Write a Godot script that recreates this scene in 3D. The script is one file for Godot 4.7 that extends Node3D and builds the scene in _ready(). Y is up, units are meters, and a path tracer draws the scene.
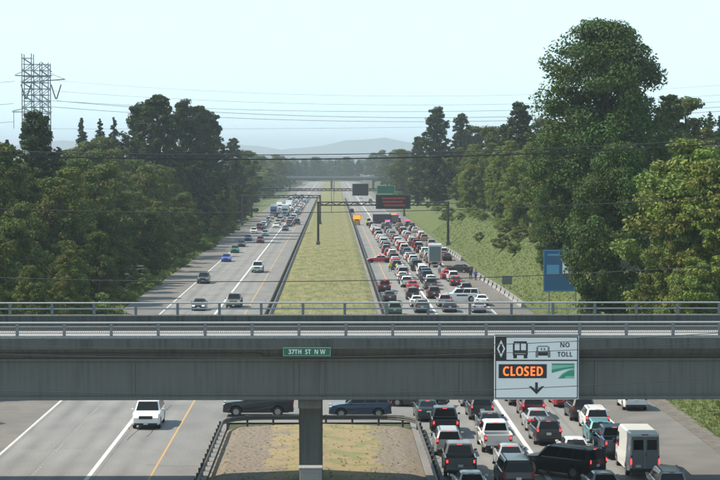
extends Node3D

var counts := {}
var M := {}
var rng := RandomNumberGenerator.new()


# ---------------------------------------------------------------- mesh builder
class MB:
	var v := PackedVector3Array()
	var n := PackedVector3Array()
	var c := PackedColorArray()
	var u := PackedVector2Array()
	var tint := Color(1, 1, 1)
	var colored := false
	var uvs := false

	func tri(a: Vector3, b: Vector3, d: Vector3) -> void:
		var q := (d - a).cross(b - a).normalized()
		v.append(a); v.append(b); v.append(d)
		n.append(q); n.append(q); n.append(q)
		if colored:
			c.append(tint); c.append(tint); c.append(tint)

	func quad(a: Vector3, b: Vector3, d: Vector3, e: Vector3) -> void:
		tri(a, b, d); tri(a, d, e)

	func tri_out(a: Vector3, b: Vector3, d: Vector3, centre: Vector3) -> void:
		var q := (d - a).cross(b - a)
		if q.dot((a + b + d) / 3.0 - centre) < 0:
			tri(a, d, b)
		else:
			tri(a, b, d)

	func quad_out(a: Vector3, b: Vector3, d: Vector3, e: Vector3, centre: Vector3) -> void:
		tri_out(a, b, d, centre); tri_out(a, d, e, centre)

	func smooth_tri(a: Vector3, b: Vector3, d: Vector3, na: Vector3, nb: Vector3, nd: Vector3) -> void:
		var q := (d - a).cross(b - a)
		if q.dot(na + nb + nd) < 0:
			v.append(a); v.append(d); v.append(b)
			n.append(na); n.append(nd); n.append(nb)
		else:
			v.append(a); v.append(b); v.append(d)
			n.append(na); n.append(nb); n.append(nd)
		if colored:
			c.append(tint); c.append(tint); c.append(tint)

	func hexa(p: Array) -> void:   # 8 corners: bottom 0-3, top 4-7 in the same order
		var m := Vector3.ZERO
		for k in p:
			m += k / 8.0
		quad_out(p[0], p[1], p[2], p[3], m); quad_out(p[4], p[5], p[6], p[7], m)
		for i in 4:
			var j := (i + 1) % 4
			quad_out(p[i], p[j], p[j + 4], p[i + 4], m)

	func box(at: Vector3, size: Vector3, b := Basis()) -> void:
		var h := size / 2.0
		var p := []
		for y in [-1, 1]:
			for k in [[-1, -1], [1, -1], [1, 1], [-1, 1]]:
				p.append(at + b * Vector3(k[0] * h.x, y * h.y, k[1] * h.z))
		hexa(p)

	func bevel_box(at: Vector3, size: Vector3, e: float, b := Basis()) -> void:
		# a box whose twelve edges are chamfered
		var h := size / 2.0
		var ax := [Vector3(1, 0, 0), Vector3(0, 1, 0), Vector3(0, 0, 1)]
		for k in 3:
			for s in [-1.0, 1.0]:
				var q := []
				for w in [[-1, -1], [1, -1], [1, 1], [-1, 1]]:
					var o: Vector3 = ax[k] * s * h[k]
					o += ax[(k + 1) % 3] * float(w[0]) * (h[(k + 1) % 3] - e) + ax[(k + 2) % 3] * float(w[1]) * (h[(k + 2) % 3] - e)
					q.append(at + b * o)
				quad_out(q[0], q[1], q[2], q[3], at)
				for t in [-1.0, 1.0]:
					var a2 := (k + 1) % 3
					var a3 := (k + 2) % 3
					var r := []
					for w in [-1.0, 1.0]:
						r.append(at + b * (ax[k] * s * h[k] + ax[a2] * t * (h[a2] - e) + ax[a3] * w * (h[a3] - e)))
					for w in [1.0, -1.0]:
						r.append(at + b * (ax[k] * s * (h[k] - e) + ax[a2] * t * h[a2] + ax[a3] * w * (h[a3] - e)))
					quad_out(r[0], r[1], r[2], r[3], at)
		for x in [-1.0, 1.0]:
			for y in [-1.0, 1.0]:
				for z in [-1.0, 1.0]:
					var i := Vector3(x * h.x, y * h.y, z * h.z)
					tri_out(at + b * (i - Vector3(0, y * e, z * e)), at + b * (i - Vector3(x * e, 0, z * e)), at + b * (i - Vector3(x * e, y * e, 0)), at)

	func tube(a: Vector3, b: Vector3, ra: float, rb: float, sides := 8, caps := true) -> void:
		var d := (b - a).normalized()
		var x := d.cross(Vector3.UP if absf(d.y) < 0.9 else Vector3.RIGHT).normalized()
		var y := d.cross(x)
		for i in sides:
			var n0 := x * cos(TAU * i / sides) + y * sin(TAU * i / sides)
			var n1 := x * cos(TAU * (i + 1) / sides) + y * sin(TAU * (i + 1) / sides)
			smooth_tri(a + n0 * ra, a + n1 * ra, b + n1 * rb, n0, n1, n1)
			smooth_tri(a + n0 * ra, b + n1 * rb, b + n0 * rb, n0, n1, n0)
			if caps:
				smooth_tri(a, a + n0 * ra, a + n1 * ra, -d, -d, -d)
				smooth_tri(b, b + n0 * rb, b + n1 * rb, d, d, d)

	func path(p: Array, r: float, sides := 6) -> void:
		for i in p.size() - 1:
			tube(p[i], p[i + 1], r, r, sides, i == 0 or i == p.size() - 2)

	func mesh() -> ArrayMesh:
		var a := []
		a.resize(Mesh.ARRAY_MAX)
		a[Mesh.ARRAY_VERTEX] = v
		a[Mesh.ARRAY_NORMAL] = n
		if colored:
			a[Mesh.ARRAY_COLOR] = c
		if uvs:
			a[Mesh.ARRAY_TEX_UV] = u
		var m := ArrayMesh.new()
		m.add_surface_from_arrays(Mesh.PRIMITIVE_TRIANGLES, a)
		return m


# ---------------------------------------------------------------- naming and adding
func numbered(called: String) -> String:
	var k: int = counts.get(called, 0)
	counts[called] = k + 1
	return called if k == 0 else "%s_%03d" % [called, k]


func thing(called: String, label: String, category: String, at := Vector3.ZERO, turn := 0.0, group := "") -> Node3D:
	var o := Node3D.new()
	o.name = numbered(called)
	add_child(o)
	o.position = at
	o.rotation.y = turn
	tag(o, label, category, group)
	return o


func tag(o: Node, label: String, category: String, group := "") -> void:
	o.set_meta("label", label)
	o.set_meta("category", category)
	if group:
		o.set_meta("group", group)


func part(called: String, mesh: Mesh, m: Material, parent: Node, at := Vector3.ZERO) -> MeshInstance3D:
	var o := MeshInstance3D.new()
	o.name = called
	o.mesh = mesh
	o.material_override = m
	o.position = at
	parent.add_child(o, true)
	return o


func setting(called: String, mesh: Mesh, m: Material) -> MeshInstance3D:
	var o := MeshInstance3D.new()
	o.name = numbered(called)
	o.mesh = mesh
	o.material_override = m
	add_child(o)
	o.set_meta("kind", "structure")
	return o


func one(called: String, mesh: Mesh, m: Material, label: String, category: String, at := Vector3.ZERO, group := "") -> MeshInstance3D:
	var o := part(numbered(called), mesh, m, self, at)
	tag(o, label, category, group)
	return o


# ---------------------------------------------------------------- materials
func mat(key: String, c: Color, rough := 0.8, metal := 0.0) -> StandardMaterial3D:
	# c is a real-world base colour (linear)
	var m := StandardMaterial3D.new()
	m.resource_name = key
	m.albedo_color = c.linear_to_srgb()
	m.roughness = rough
	m.metallic = metal
	M[key] = m
	return m


func noise_tex(s: int, freq: float, stops: Array, oct := 4, size := 512, kind := FastNoiseLite.TYPE_SIMPLEX_SMOOTH) -> NoiseTexture2D:
	var f := FastNoiseLite.new()
	f.seed = s
	f.noise_type = kind
	f.frequency = freq
	f.fractal_octaves = oct
	var t := NoiseTexture2D.new()
	t.width = size
	t.height = size
	t.seamless = true
	t.noise = f
	var g := Gradient.new()
	g.offsets = PackedFloat32Array()
	var off := PackedFloat32Array()
	var col := PackedColorArray()
	for p in stops:
		off.append(p[0])
		col.append(p[1].linear_to_srgb() if p[1] is Color else Color(p[1], p[1], p[1]).linear_to_srgb())
	g.offsets = off
	g.colors = col
	t.color_ramp = g
	return t


func grained(key: String, stops: Array, rough: float, metres: float, freq := 0.03, s := 1, coarse := 0.0, coarse_stops := [], relief := 0.0) -> StandardMaterial3D:
	var m := mat(key, Color(1, 1, 1), rough)
	m.albedo_texture = noise_tex(s, freq, stops)
	m.uv1_triplanar = true
	m.uv1_world_triplanar = true
	m.uv1_scale = Vector3.ONE / metres
	if coarse > 0.0:
		m.detail_enabled = true
		m.detail_blend_mode = BaseMaterial3D.BLEND_MODE_MUL
		m.detail_albedo = noise_tex(s + 7, 0.012, coarse_stops, 5)
		m.detail_uv_layer = BaseMaterial3D.DETAIL_UV_2
		m.uv2_triplanar = true
		m.uv2_world_triplanar = true
		m.uv2_scale = Vector3.ONE / coarse
	if relief > 0.0:
		m.heightmap_enabled = true
		m.heightmap_texture = noise_tex(s + 3, freq * 2.0, [[0.0, 0.0], [1.0, 1.0]])
		m.heightmap_scale = relief
	return m


func surface_image(key: String, im: Image, rough: float, scale: Vector3, offset := Vector3.ZERO) -> StandardMaterial3D:
	var m := mat(key, Color(1, 1, 1), rough)
	m.albedo_texture = ImageTexture.create_from_image(im)
	m.uv1_triplanar = true
	m.uv1_world_triplanar = true
	m.uv1_triplanar_sharpness = 8.0
	m.uv1_scale = scale
	m.uv1_offset = offset
	return m


func field(s: int, freq: float, oct := 3) -> FastNoiseLite:
	var f := FastNoiseLite.new()
	f.seed = s
	f.frequency = freq
	f.fractal_octaves = oct
	return f


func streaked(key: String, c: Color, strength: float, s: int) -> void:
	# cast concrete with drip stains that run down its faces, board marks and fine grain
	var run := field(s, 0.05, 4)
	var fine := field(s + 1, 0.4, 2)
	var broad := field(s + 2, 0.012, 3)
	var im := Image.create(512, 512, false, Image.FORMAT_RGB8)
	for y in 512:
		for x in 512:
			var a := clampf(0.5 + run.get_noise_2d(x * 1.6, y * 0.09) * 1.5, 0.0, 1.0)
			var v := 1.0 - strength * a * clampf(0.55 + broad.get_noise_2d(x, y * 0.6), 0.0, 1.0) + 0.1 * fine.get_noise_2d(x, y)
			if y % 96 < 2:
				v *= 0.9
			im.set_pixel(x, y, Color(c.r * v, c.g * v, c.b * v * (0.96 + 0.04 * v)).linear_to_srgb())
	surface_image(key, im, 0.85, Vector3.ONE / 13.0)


func asphalt_image() -> void:
	# 64 m across and along: tyre-polished wheel paths, oil down the lane centres, patches, seams and drips
	var grain := field(71, 0.35, 2)
	var along := field(72, 0.02, 3)
	var blot := field(73, 0.03, 3)
	var lanes := [-20.1, -16.6, -12.9, 10.8, 14.8, 18.4]
	var cross := PackedFloat32Array()
	cross.resize(1024)
	for x in 1024:
		var w := (x / 1024.0 - 0.5) * 64.0
		var v := 0.0
		for l in lanes:
			var q := absf(w - l)
			v += 0.075 * exp(-pow((q - 0.88) / 0.32, 2.0)) - 0.13 * exp(-pow(q / 0.34, 2.0))
		for seam in [-14.4, -18.5, 12.6, 16.9, -21.4]:
			if absf(w - seam) < 0.05:
				v -= 0.2
		if w > -11.0 and w < 8.0:
			v -= 0.08
		cross[x] = v
	var im := Image.create(1024, 512, false, Image.FORMAT_RGB8)
	for y in 512:
		for x in 1024:
			var v := 1.0 + cross[x] * (1.0 + along.get_noise_2d(x * 0.15, y * 0.6)) + 0.2 * blot.get_noise_2d(x * 0.5, y * 0.35) + 0.16 * grain.get_noise_2d(x, y)
			v *= 0.19
			im.set_pixel(x, y, Color(v, v * 0.99, v * 0.97).linear_to_srgb())
	rng.seed = 17
	for k in 16:   # patches cut into the lanes
		var w: float = [-20.1, -16.6, -12.9, 14.8, 18.4][k % 5] + rng.randf_range(-0.8, 0.8)
		var px := int((w / 64.0 + 0.5) * 1024.0)
		var py := rng.randi_range(4, 470)
		var tone := rng.randf_range(0.86, 1.1)
		for y in range(py, py + rng.randi_range(8, 34)):
			for x in range(px - 14, px + rng.randi_range(10, 22)):
				if y < 512 and x > 0 and x < 1024:
					im.set_pixel(x, y, (im.get_pixel(x, y).srgb_to_linear() * tone).linear_to_srgb())
	surface_image("asphalt", im, 0.85, Vector3.ONE / 64.0, Vector3(0.5, 0, 0))


func median_image() -> void:
	# mown, half-dry grass: mower tracks along the strip, green and straw patches, bare spots
	var track := field(81, 0.05, 3)
	var patch := field(82, 0.016, 4)
	var grain := field(83, 0.4, 2)
	var im := Image.create(512, 512, false, Image.FORMAT_RGB8)
	for y in 512:
		for x in 512:
			var t := clampf(0.55 + 0.5 * track.get_noise_2d(x * 1.2, y * 0.12) + 0.8 * patch.get_noise_2d(x, y * 0.5), 0.0, 1.0)
			var c := Color(0.105, 0.125, 0.042).lerp(Color(0.215, 0.2, 0.085), t)
			if patch.get_noise_2d(x + 900, y * 0.6) > 0.38:
				c = c.lerp(Color(0.2, 0.16, 0.105), 0.7)
			c *= 1.0 + 0.35 * grain.get_noise_2d(x, y)
			im.set_pixel(x, y, c.linear_to_srgb())
	surface_image("dry_grass", im, 1.0, Vector3(1.0 / 20.0, 1.0 / 20.0, 1.0 / 45.0))


func materials() -> void:
	asphalt_image()
	median_image()
	grained("shoulder", [[0.2, Color(0.125, 0.118, 0.108)], [0.8, Color(0.195, 0.184, 0.17)]], 0.9, 3.0, 0.05, 12, 30.0, [[0.3, 0.82], [0.7, 1.0]], 0.4)
	grained("deck_asphalt", [[0.2, 0.028], [0.8, 0.045]], 0.85, 2.0, 0.05, 13)
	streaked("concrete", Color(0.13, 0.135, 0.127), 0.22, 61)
	streaked("stained_shaded_concrete", Color(0.11, 0.115, 0.107), 0.45, 62)  # darker copy: heavier stains, and the far parapet's shade put into the tone
	grained("walk_concrete", [[0.2, 0.23], [0.8, 0.32]], 0.85, 2.5, 0.03, 16)
	grained("barrier_concrete", [[0.2, 0.2], [0.8, 0.3]], 0.85, 2.5, 0.03, 31)
	grained("meadow", [[0.2, Color(0.065, 0.09, 0.026)], [0.5, Color(0.11, 0.135, 0.043)], [0.8, Color(0.165, 0.175, 0.065)]], 1.0, 4.0, 0.05, 18, 26.0, [[0.3, Color(0.6, 0.75, 0.6)], [0.7, Color(1, 1, 1)]], 6.0)
	grained("ground", [[0.2, Color(0.04, 0.055, 0.02)], [0.8, Color(0.1, 0.11, 0.045)]], 1.0, 9.0, 0.03, 19, 120.0, [[0.3, Color(0.6, 0.7, 0.6)], [0.7, Color(1, 1, 1)]])
	grained("gravel", [[0.25, Color(0.12, 0.105, 0.09)], [0.5, Color(0.2, 0.18, 0.155)], [0.75, Color(0.3, 0.27, 0.23)]], 1.0, 1.5, 0.07, 20, 9.0, [[0.3, 0.75], [0.7, 1.0]], 3.0)
	grained("bark", [[0.2, Color(0.035, 0.028, 0.02)], [0.8, Color(0.1, 0.085, 0.065)]], 0.95, 1.2, 0.04, 21)
	grained("line_white", [[0.25, 0.36], [0.45, 0.58], [0.8, 0.7]], 0.7, 1.6, 0.05, 22)
	grained("line_yellow", [[0.25, Color(0.34, 0.23, 0.1)], [0.55, Color(0.5, 0.31, 0.11)], [0.8, Color(0.58, 0.35, 0.12)]], 0.7, 1.6, 0.05, 23)
	grained("galvanised", [[0.2, 0.2], [0.8, 0.3]], 0.55, 2.0, 0.03, 24)
	M.galvanised.metallic = 0.6
	grained("weathered_rail", [[0.2, Color(0.07, 0.068, 0.062)], [0.8, Color(0.13, 0.125, 0.115)]], 0.6, 2.0, 0.03, 25)
	M.weathered_rail.metallic = 0.3
	grained("post_wood", [[0.2, Color(0.06, 0.05, 0.04)], [0.8, Color(0.13, 0.11, 0.09)]], 0.9, 1.0, 0.04, 26)
	mat("rail_metal", Color(0.42, 0.43, 0.42), 0.55, 0.3)
	mat("steel_dark", Color(0.055, 0.06, 0.065), 0.6, 0.3)
	mat("steel_grey", Color(0.22, 0.23, 0.24), 0.6, 0.4)
	mat("sign_white", Color(0.82, 0.84, 0.84), 0.5)
	mat("sign_black", Color(0.02, 0.022, 0.024), 0.5)
	mat("sign_green", Color(0.015, 0.14, 0.08), 0.5)
	mat("logo_green", Color(0.05, 0.3, 0.19), 0.5)
	mat("logo_mint", Color(0.25, 0.55, 0.42), 0.5)
	mat("sign_blue", Color(0.025, 0.1, 0.2), 0.5)
	mat("sign_blue_light", Color(0.1, 0.3, 0.48), 0.5)
	mat("sign_back", Color(0.2, 0.21, 0.21), 0.6, 0.4)
	mat("wire", Color(0.05, 0.05, 0.055), 0.6)
	mat("wire_pale", Color(0.3, 0.32, 0.34), 0.5, 0.4)
	mat("glass", Color(0.012, 0.015, 0.017), 0.06)
	M.glass.metallic_specular = 0.35
	mat("tyre", Color(0.022, 0.022, 0.022), 0.9)
	mat("rim", Color(0.35, 0.35, 0.36), 0.35, 0.7)
	mat("trim", Color(0.025, 0.025, 0.027), 0.7)
	mat("plate", Color(0.6, 0.62, 0.62), 0.5)
	M.deck_asphalt.metallic_specular = 0.1
	mat("lamp_red", Color(0.25, 0.012, 0.012), 0.2)
	mat("lamp_clear", Color(0.55, 0.57, 0.58), 0.12)
	for a in [["brake_glow", Color(1.0, 0.06, 0.06), 1.3], ["brake_dim", Color(1.0, 0.05, 0.06), 0.5], ["amber_glow", Color(1.0, 0.24, 0.02), 1.1], ["head_glow", Color(1.0, 0.95, 0.85), 1.6], ["blue_glow", Color(0.05, 0.12, 1.0), 2.2], ["green_glow", Color(0.05, 1.0, 0.25), 1.0], ["magenta_glow", Color(1.0, 0.02, 0.14), 1.6], ["led_orange", Color(1.0, 0.17, 0.03), 1.0], ["led_red", Color(1.0, 0.1, 0.08), 0.06]]:
		var m := mat(a[0], Color(0.3, 0.1, 0.08), 0.4)
		m.albedo_color = (a[1] * 0.4).linear_to_srgb()
		m.emission_enabled = true
		m.emission = a[1].linear_to_srgb()
		m.emission_energy_multiplier = a[2]
	for p in [["white", 0.72, 0.73, 0.72], ["pale", 0.5, 0.56, 0.56], ["silver", 0.36, 0.37, 0.38], ["grey", 0.13, 0.135, 0.13], ["dark grey", 0.045, 0.047, 0.05], ["black", 0.012, 0.012, 0.014], ["dark teal", 0.02, 0.045, 0.05], ["teal", 0.1, 0.3, 0.32], ["dark blue", 0.02, 0.04, 0.075], ["blue", 0.03, 0.075, 0.17], ["bright blue", 0.02, 0.06, 0.42], ["red", 0.42, 0.02, 0.025], ["maroon", 0.1, 0.014, 0.018], ["green", 0.02, 0.13, 0.06], ["tan", 0.34, 0.28, 0.2], ["yellow", 0.55, 0.33, 0.02]]:
		var m := mat("paint_" + p[0], Color(p[1], p[2], p[3]), 0.32, 0.25 if p[0] in ["silver", "grey", "dark grey", "dark teal", "teal", "blue"] else 0.0)
		m.clearcoat_enabled = true
		m.clearcoat = 0.45
		m.clearcoat_roughness = 0.06
	for l in [["leaf_maple", 0.05], ["leaf_olive", 0.05], ["leaf_light", 0.05], ["leaf_dark", 0.05], ["leaf_fir", 0.05], ["leaf_hazy", 0.05]]:
		var m := mat(l[0], Color(1, 1, 1), 0.75)
		m.vertex_color_use_as_albedo = true
		m.backlight_enabled = true
		m.backlight = Color(0.62, 0.66, 0.34)
		m.metallic_specular = 0.3


# ---------------------------------------------------------------- vehicles
func extrude_body(P: Dictionary) -> ArrayMesh:
	# side outline (s from the rear bumper, y) swept across the car, narrower at the ends and towards the roof
	var L: float = P.L
	var W: float = P.W
	var poly := PackedVector2Array()
	var top: Array = P.top
	for i in top.size():
		var a := Vector2(top[i][0], top[i][1])
		poly.append(a)
		if i + 1 < top.size():
			var b := Vector2(top[i + 1][0], top[i + 1][1])
			var k := int(a.distance_to(b) / 0.45)
			for j in k:
				poly.append(a.lerp(b, (j + 1.0) / (k + 1.0)))
	for ax in [P.front, P.rear]:
		var r: float = P.wheel + 0.06
		var y0: float = P.wheel
		var lim := asin(clampf((y0 - P.sill) / r, -1, 1))
		for j in 9:
			var t := lerpf(-lim, PI + lim, j / 8.0)
			poly.append(Vector2(ax + r * cos(t), y0 + r * sin(t)))
	if Geometry2D.is_polygon_clockwise(poly):
		poly.reverse()
	var n := poly.size()
	var e: float = P.get("bevel", 0.05)
	var inner := PackedVector2Array()
	for i in n:
		var d0 := (poly[i] - poly[(i + n - 1) % n]).normalized()
		var d1 := (poly[(i + 1) % n] - poly[i]).normalized()
		var nn := Vector2(d0.y, -d0.x) + Vector2(d1.y, -d1.x)
		inner.append(poly[i] - nn.normalized() * e * 0.8)
	var width := func(p: Vector2) -> float:
		var q := maxf(0.0, absf(p.x - L / 2) - (L / 2 - 0.75)) / 0.75
		var w := W * (1.0 - 0.11 * q * q)
		w *= 1.0 - P.get("tumble", 0.06) * maxf(0.0, p.y - 0.7) - 0.12 * maxf(0.0, 0.45 - p.y)
		return w
	var m := MB.new()
	var at := func(p: Vector2, x: float) -> Vector3: return Vector3(x, p.y, L / 2 - p.x)
	var tris := Geometry2D.triangulate_polygon(inner)
	for i in n:
		var j := (i + 1) % n
		var wi: float = width.call(poly[i])
		var wj: float = width.call(poly[j])
		var d := (poly[j] - poly[i]).normalized()
		var outn := Vector3(0, -d.x, -d.y)
		var mid := Vector3(0, (poly[i].y + poly[j].y) / 2, L / 2 - (poly[i].x + poly[j].x) / 2) - outn * 0.3
		m.quad_out(at.call(poly[i], wi - e), at.call(poly[j], wj - e), at.call(poly[j], -wj + e), at.call(poly[i], -wi + e), mid)
		for s in [-1.0, 1.0]:
			m.quad_out(at.call(poly[i], s * (wi - e)), at.call(poly[j], s * (wj - e)), at.call(inner[j], s * wj), at.call(inner[i], s * wi), mid)
	for i in range(0, tris.size(), 3):
		for s in [-1.0, 1.0]:
			var q := []
			for k in 3:
				var p := inner[tris[i + k]]
				q.append(at.call(p, s * width.call(p)))
			m.tri_out(q[0], q[1], q[2], Vector3(0, 0.6, q[0].z))
	return m.mesh()


func wheel_parts(t: Node3D, P: Dictionary, axles: Array, full: bool) -> void:
	var r: float = P.wheel
	var tm := MB.new()
	tm.tube(Vector3(-0.11, 0, 0), Vector3(0.11, 0, 0), r, r, 14)
	var tmesh := tm.mesh()
	var rims := {}
	for s in [-1.0, 1.0]:
		var rm := MB.new()
		rm.tube(Vector3(s * 0.1, 0, 0), Vector3(s * 0.118, 0, 0), r * 0.62, r * 0.56, 10)
		rims[s] = rm.mesh()
	for a in axles:
		for s in [-1.0, 1.0]:
			var w := part("wheel", tmesh, M.tyre, t, Vector3(s * (P.W * 0.99 - 0.115), r, P.L / 2 - a))
			if full:
				part("rim", rims[s], M.rim, w)


func lerp4(q: Array, a: float, b: float) -> Vector3:
	# q: bottom-left, bottom-right, top-right, top-left
	return (q[0] as Vector3).lerp(q[1], a).lerp((q[3] as Vector3).lerp(q[2], a), b)


func pane(q: Array, a0: float, a1: float, b0: float, b1: float, centre: Vector3, thick := 0.012) -> ArrayMesh:
	var p := [lerp4(q, a0, b0), lerp4(q, a1, b0), lerp4(q, a1, b1), lerp4(q, a0, b1)]
	var nn: Vector3 = (p[1] - p[0]).cross(p[3] - p[0]).normalized()
	if nn.dot(p[0] - centre) < 0:
		nn = -nn
	var m := MB.new()
	m.hexa([p[0] - nn * 0.02, p[1] - nn * 0.02, p[2] - nn * 0.02, p[3] - nn * 0.02, p[0] + nn * thick, p[1] + nn * thick, p[2] + nn * thick, p[3] + nn * thick])
	return m.mesh()


func bx(at: Vector3, size: Vector3, e := 0.02) -> ArrayMesh:
	var m := MB.new()
	m.bevel_box(at, size, e)
	return m.mesh()


const KINDS := {
	"sedan": {"L": 4.75, "W": 0.91, "sill": 0.2, "wheel": 0.33, "front": 3.83, "rear": 1.02, "top": [[0.1, 0.24], [0.02, 0.45], [0.0, 0.72], [0.06, 0.95], [0.2, 1.04], [0.95, 1.06], [3.2, 0.98], [3.9, 0.9], [4.45, 0.76], [4.68, 0.62], [4.75, 0.42], [4.66, 0.22]],
		"cab": [3.35, 2.6, 1.35, 0.62], "belt": 1.0, "roof": 1.46, "hb": 0.82, "ht": 0.58, "tail": [0.78, 0.95, 0.3], "head": 0.66, "pillars": [0.18, 0.5, 0.85]},
	"hatchback": {"L": 4.25, "W": 0.89, "sill": 0.2, "wheel": 0.32, "front": 3.4, "rear": 0.85, "top": [[0.1, 0.24], [0.02, 0.45], [0.0, 0.75], [0.05, 1.0], [0.3, 1.06], [3.0, 1.0], [3.6, 0.93], [4.05, 0.8], [4.2, 0.62], [4.25, 0.42], [4.16, 0.22]],
		"cab": [3.2, 2.45, 0.55, 0.1], "belt": 1.02, "roof": 1.52, "hb": 0.8, "ht": 0.6, "tail": [0.8, 1.05, 0.2], "head": 0.7, "pillars": [0.16, 0.46, 0.78]},
	"suv": {"L": 4.65, "W": 0.93, "sill": 0.27, "wheel": 0.36, "front": 3.72, "rear": 0.96, "top": [[0.1, 0.3], [0.02, 0.5], [0.0, 0.8], [0.03, 1.1], [0.2, 1.14], [3.2, 1.1], [3.9, 1.03], [4.4, 0.92], [4.6, 0.76], [4.65, 0.5], [4.55, 0.28]],
		"cab": [3.45, 2.75, 0.3, 0.04], "belt": 1.09, "roof": 1.7, "hb": 0.85, "ht": 0.66, "tail": [0.85, 1.2, 0.17], "head": 0.82, "pillars": [0.14, 0.4, 0.7]},
	"large_suv": {"L": 5.25, "W": 1.0, "sill": 0.32, "wheel": 0.4, "front": 4.25, "rear": 1.15, "top": [[0.1, 0.36], [0.02, 0.5], [0.0, 0.85], [0.03, 1.2], [0.2, 1.22], [3.7, 1.2], [4.4, 1.16], [5.0, 1.08], [5.2, 0.9], [5.25, 0.5], [5.16, 0.34]],
		"cab": [3.95, 3.3, 0.25, 0.04], "belt": 1.19, "roof": 1.88, "hb": 0.93, "ht": 0.76, "tail": [0.9, 1.3, 0.16], "head": 0.93, "pillars": [0.13, 0.4, 0.68]},
	"pickup": {"L": 5.75, "W": 0.99, "sill": 0.36, "wheel": 0.4, "front": 4.75, "rear": 1.2, "top": [[0.05, 0.46], [0.0, 0.55], [0.02, 0.84], [1.72, 0.84], [1.78, 1.2], [4.1, 1.2], [4.8, 1.16], [5.4, 1.1], [5.68, 0.98], [5.75, 0.55], [5.68, 0.38]],
		"cab": [4.3, 3.65, 1.95, 1.8], "belt": 1.19, "roof": 1.9, "hb": 0.92, "ht": 0.74, "tail": [0.86, 1.24, 0.16], "head": 0.98, "pillars": [0.14, 0.52, 0.94]},
	"minivan": {"L": 5.1, "W": 0.98, "sill": 0.22, "wheel": 0.34, "front": 4.2, "rear": 1.0, "top": [[0.1, 0.26], [0.02, 0.45], [0.0, 0.8], [0.03, 1.08], [0.2, 1.12], [3.9, 1.04], [4.5, 0.93], [4.9, 0.8], [5.05, 0.64], [5.1, 0.42], [5.02, 0.24]],
		"cab": [4.2, 3.2, 0.4, 0.06], "belt": 1.07, "roof": 1.74, "hb": 0.89, "ht": 0.7, "tail": [0.85, 1.25, 0.16], "head": 0.74, "pillars": [0.12, 0.4, 0.7]},
}


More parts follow.
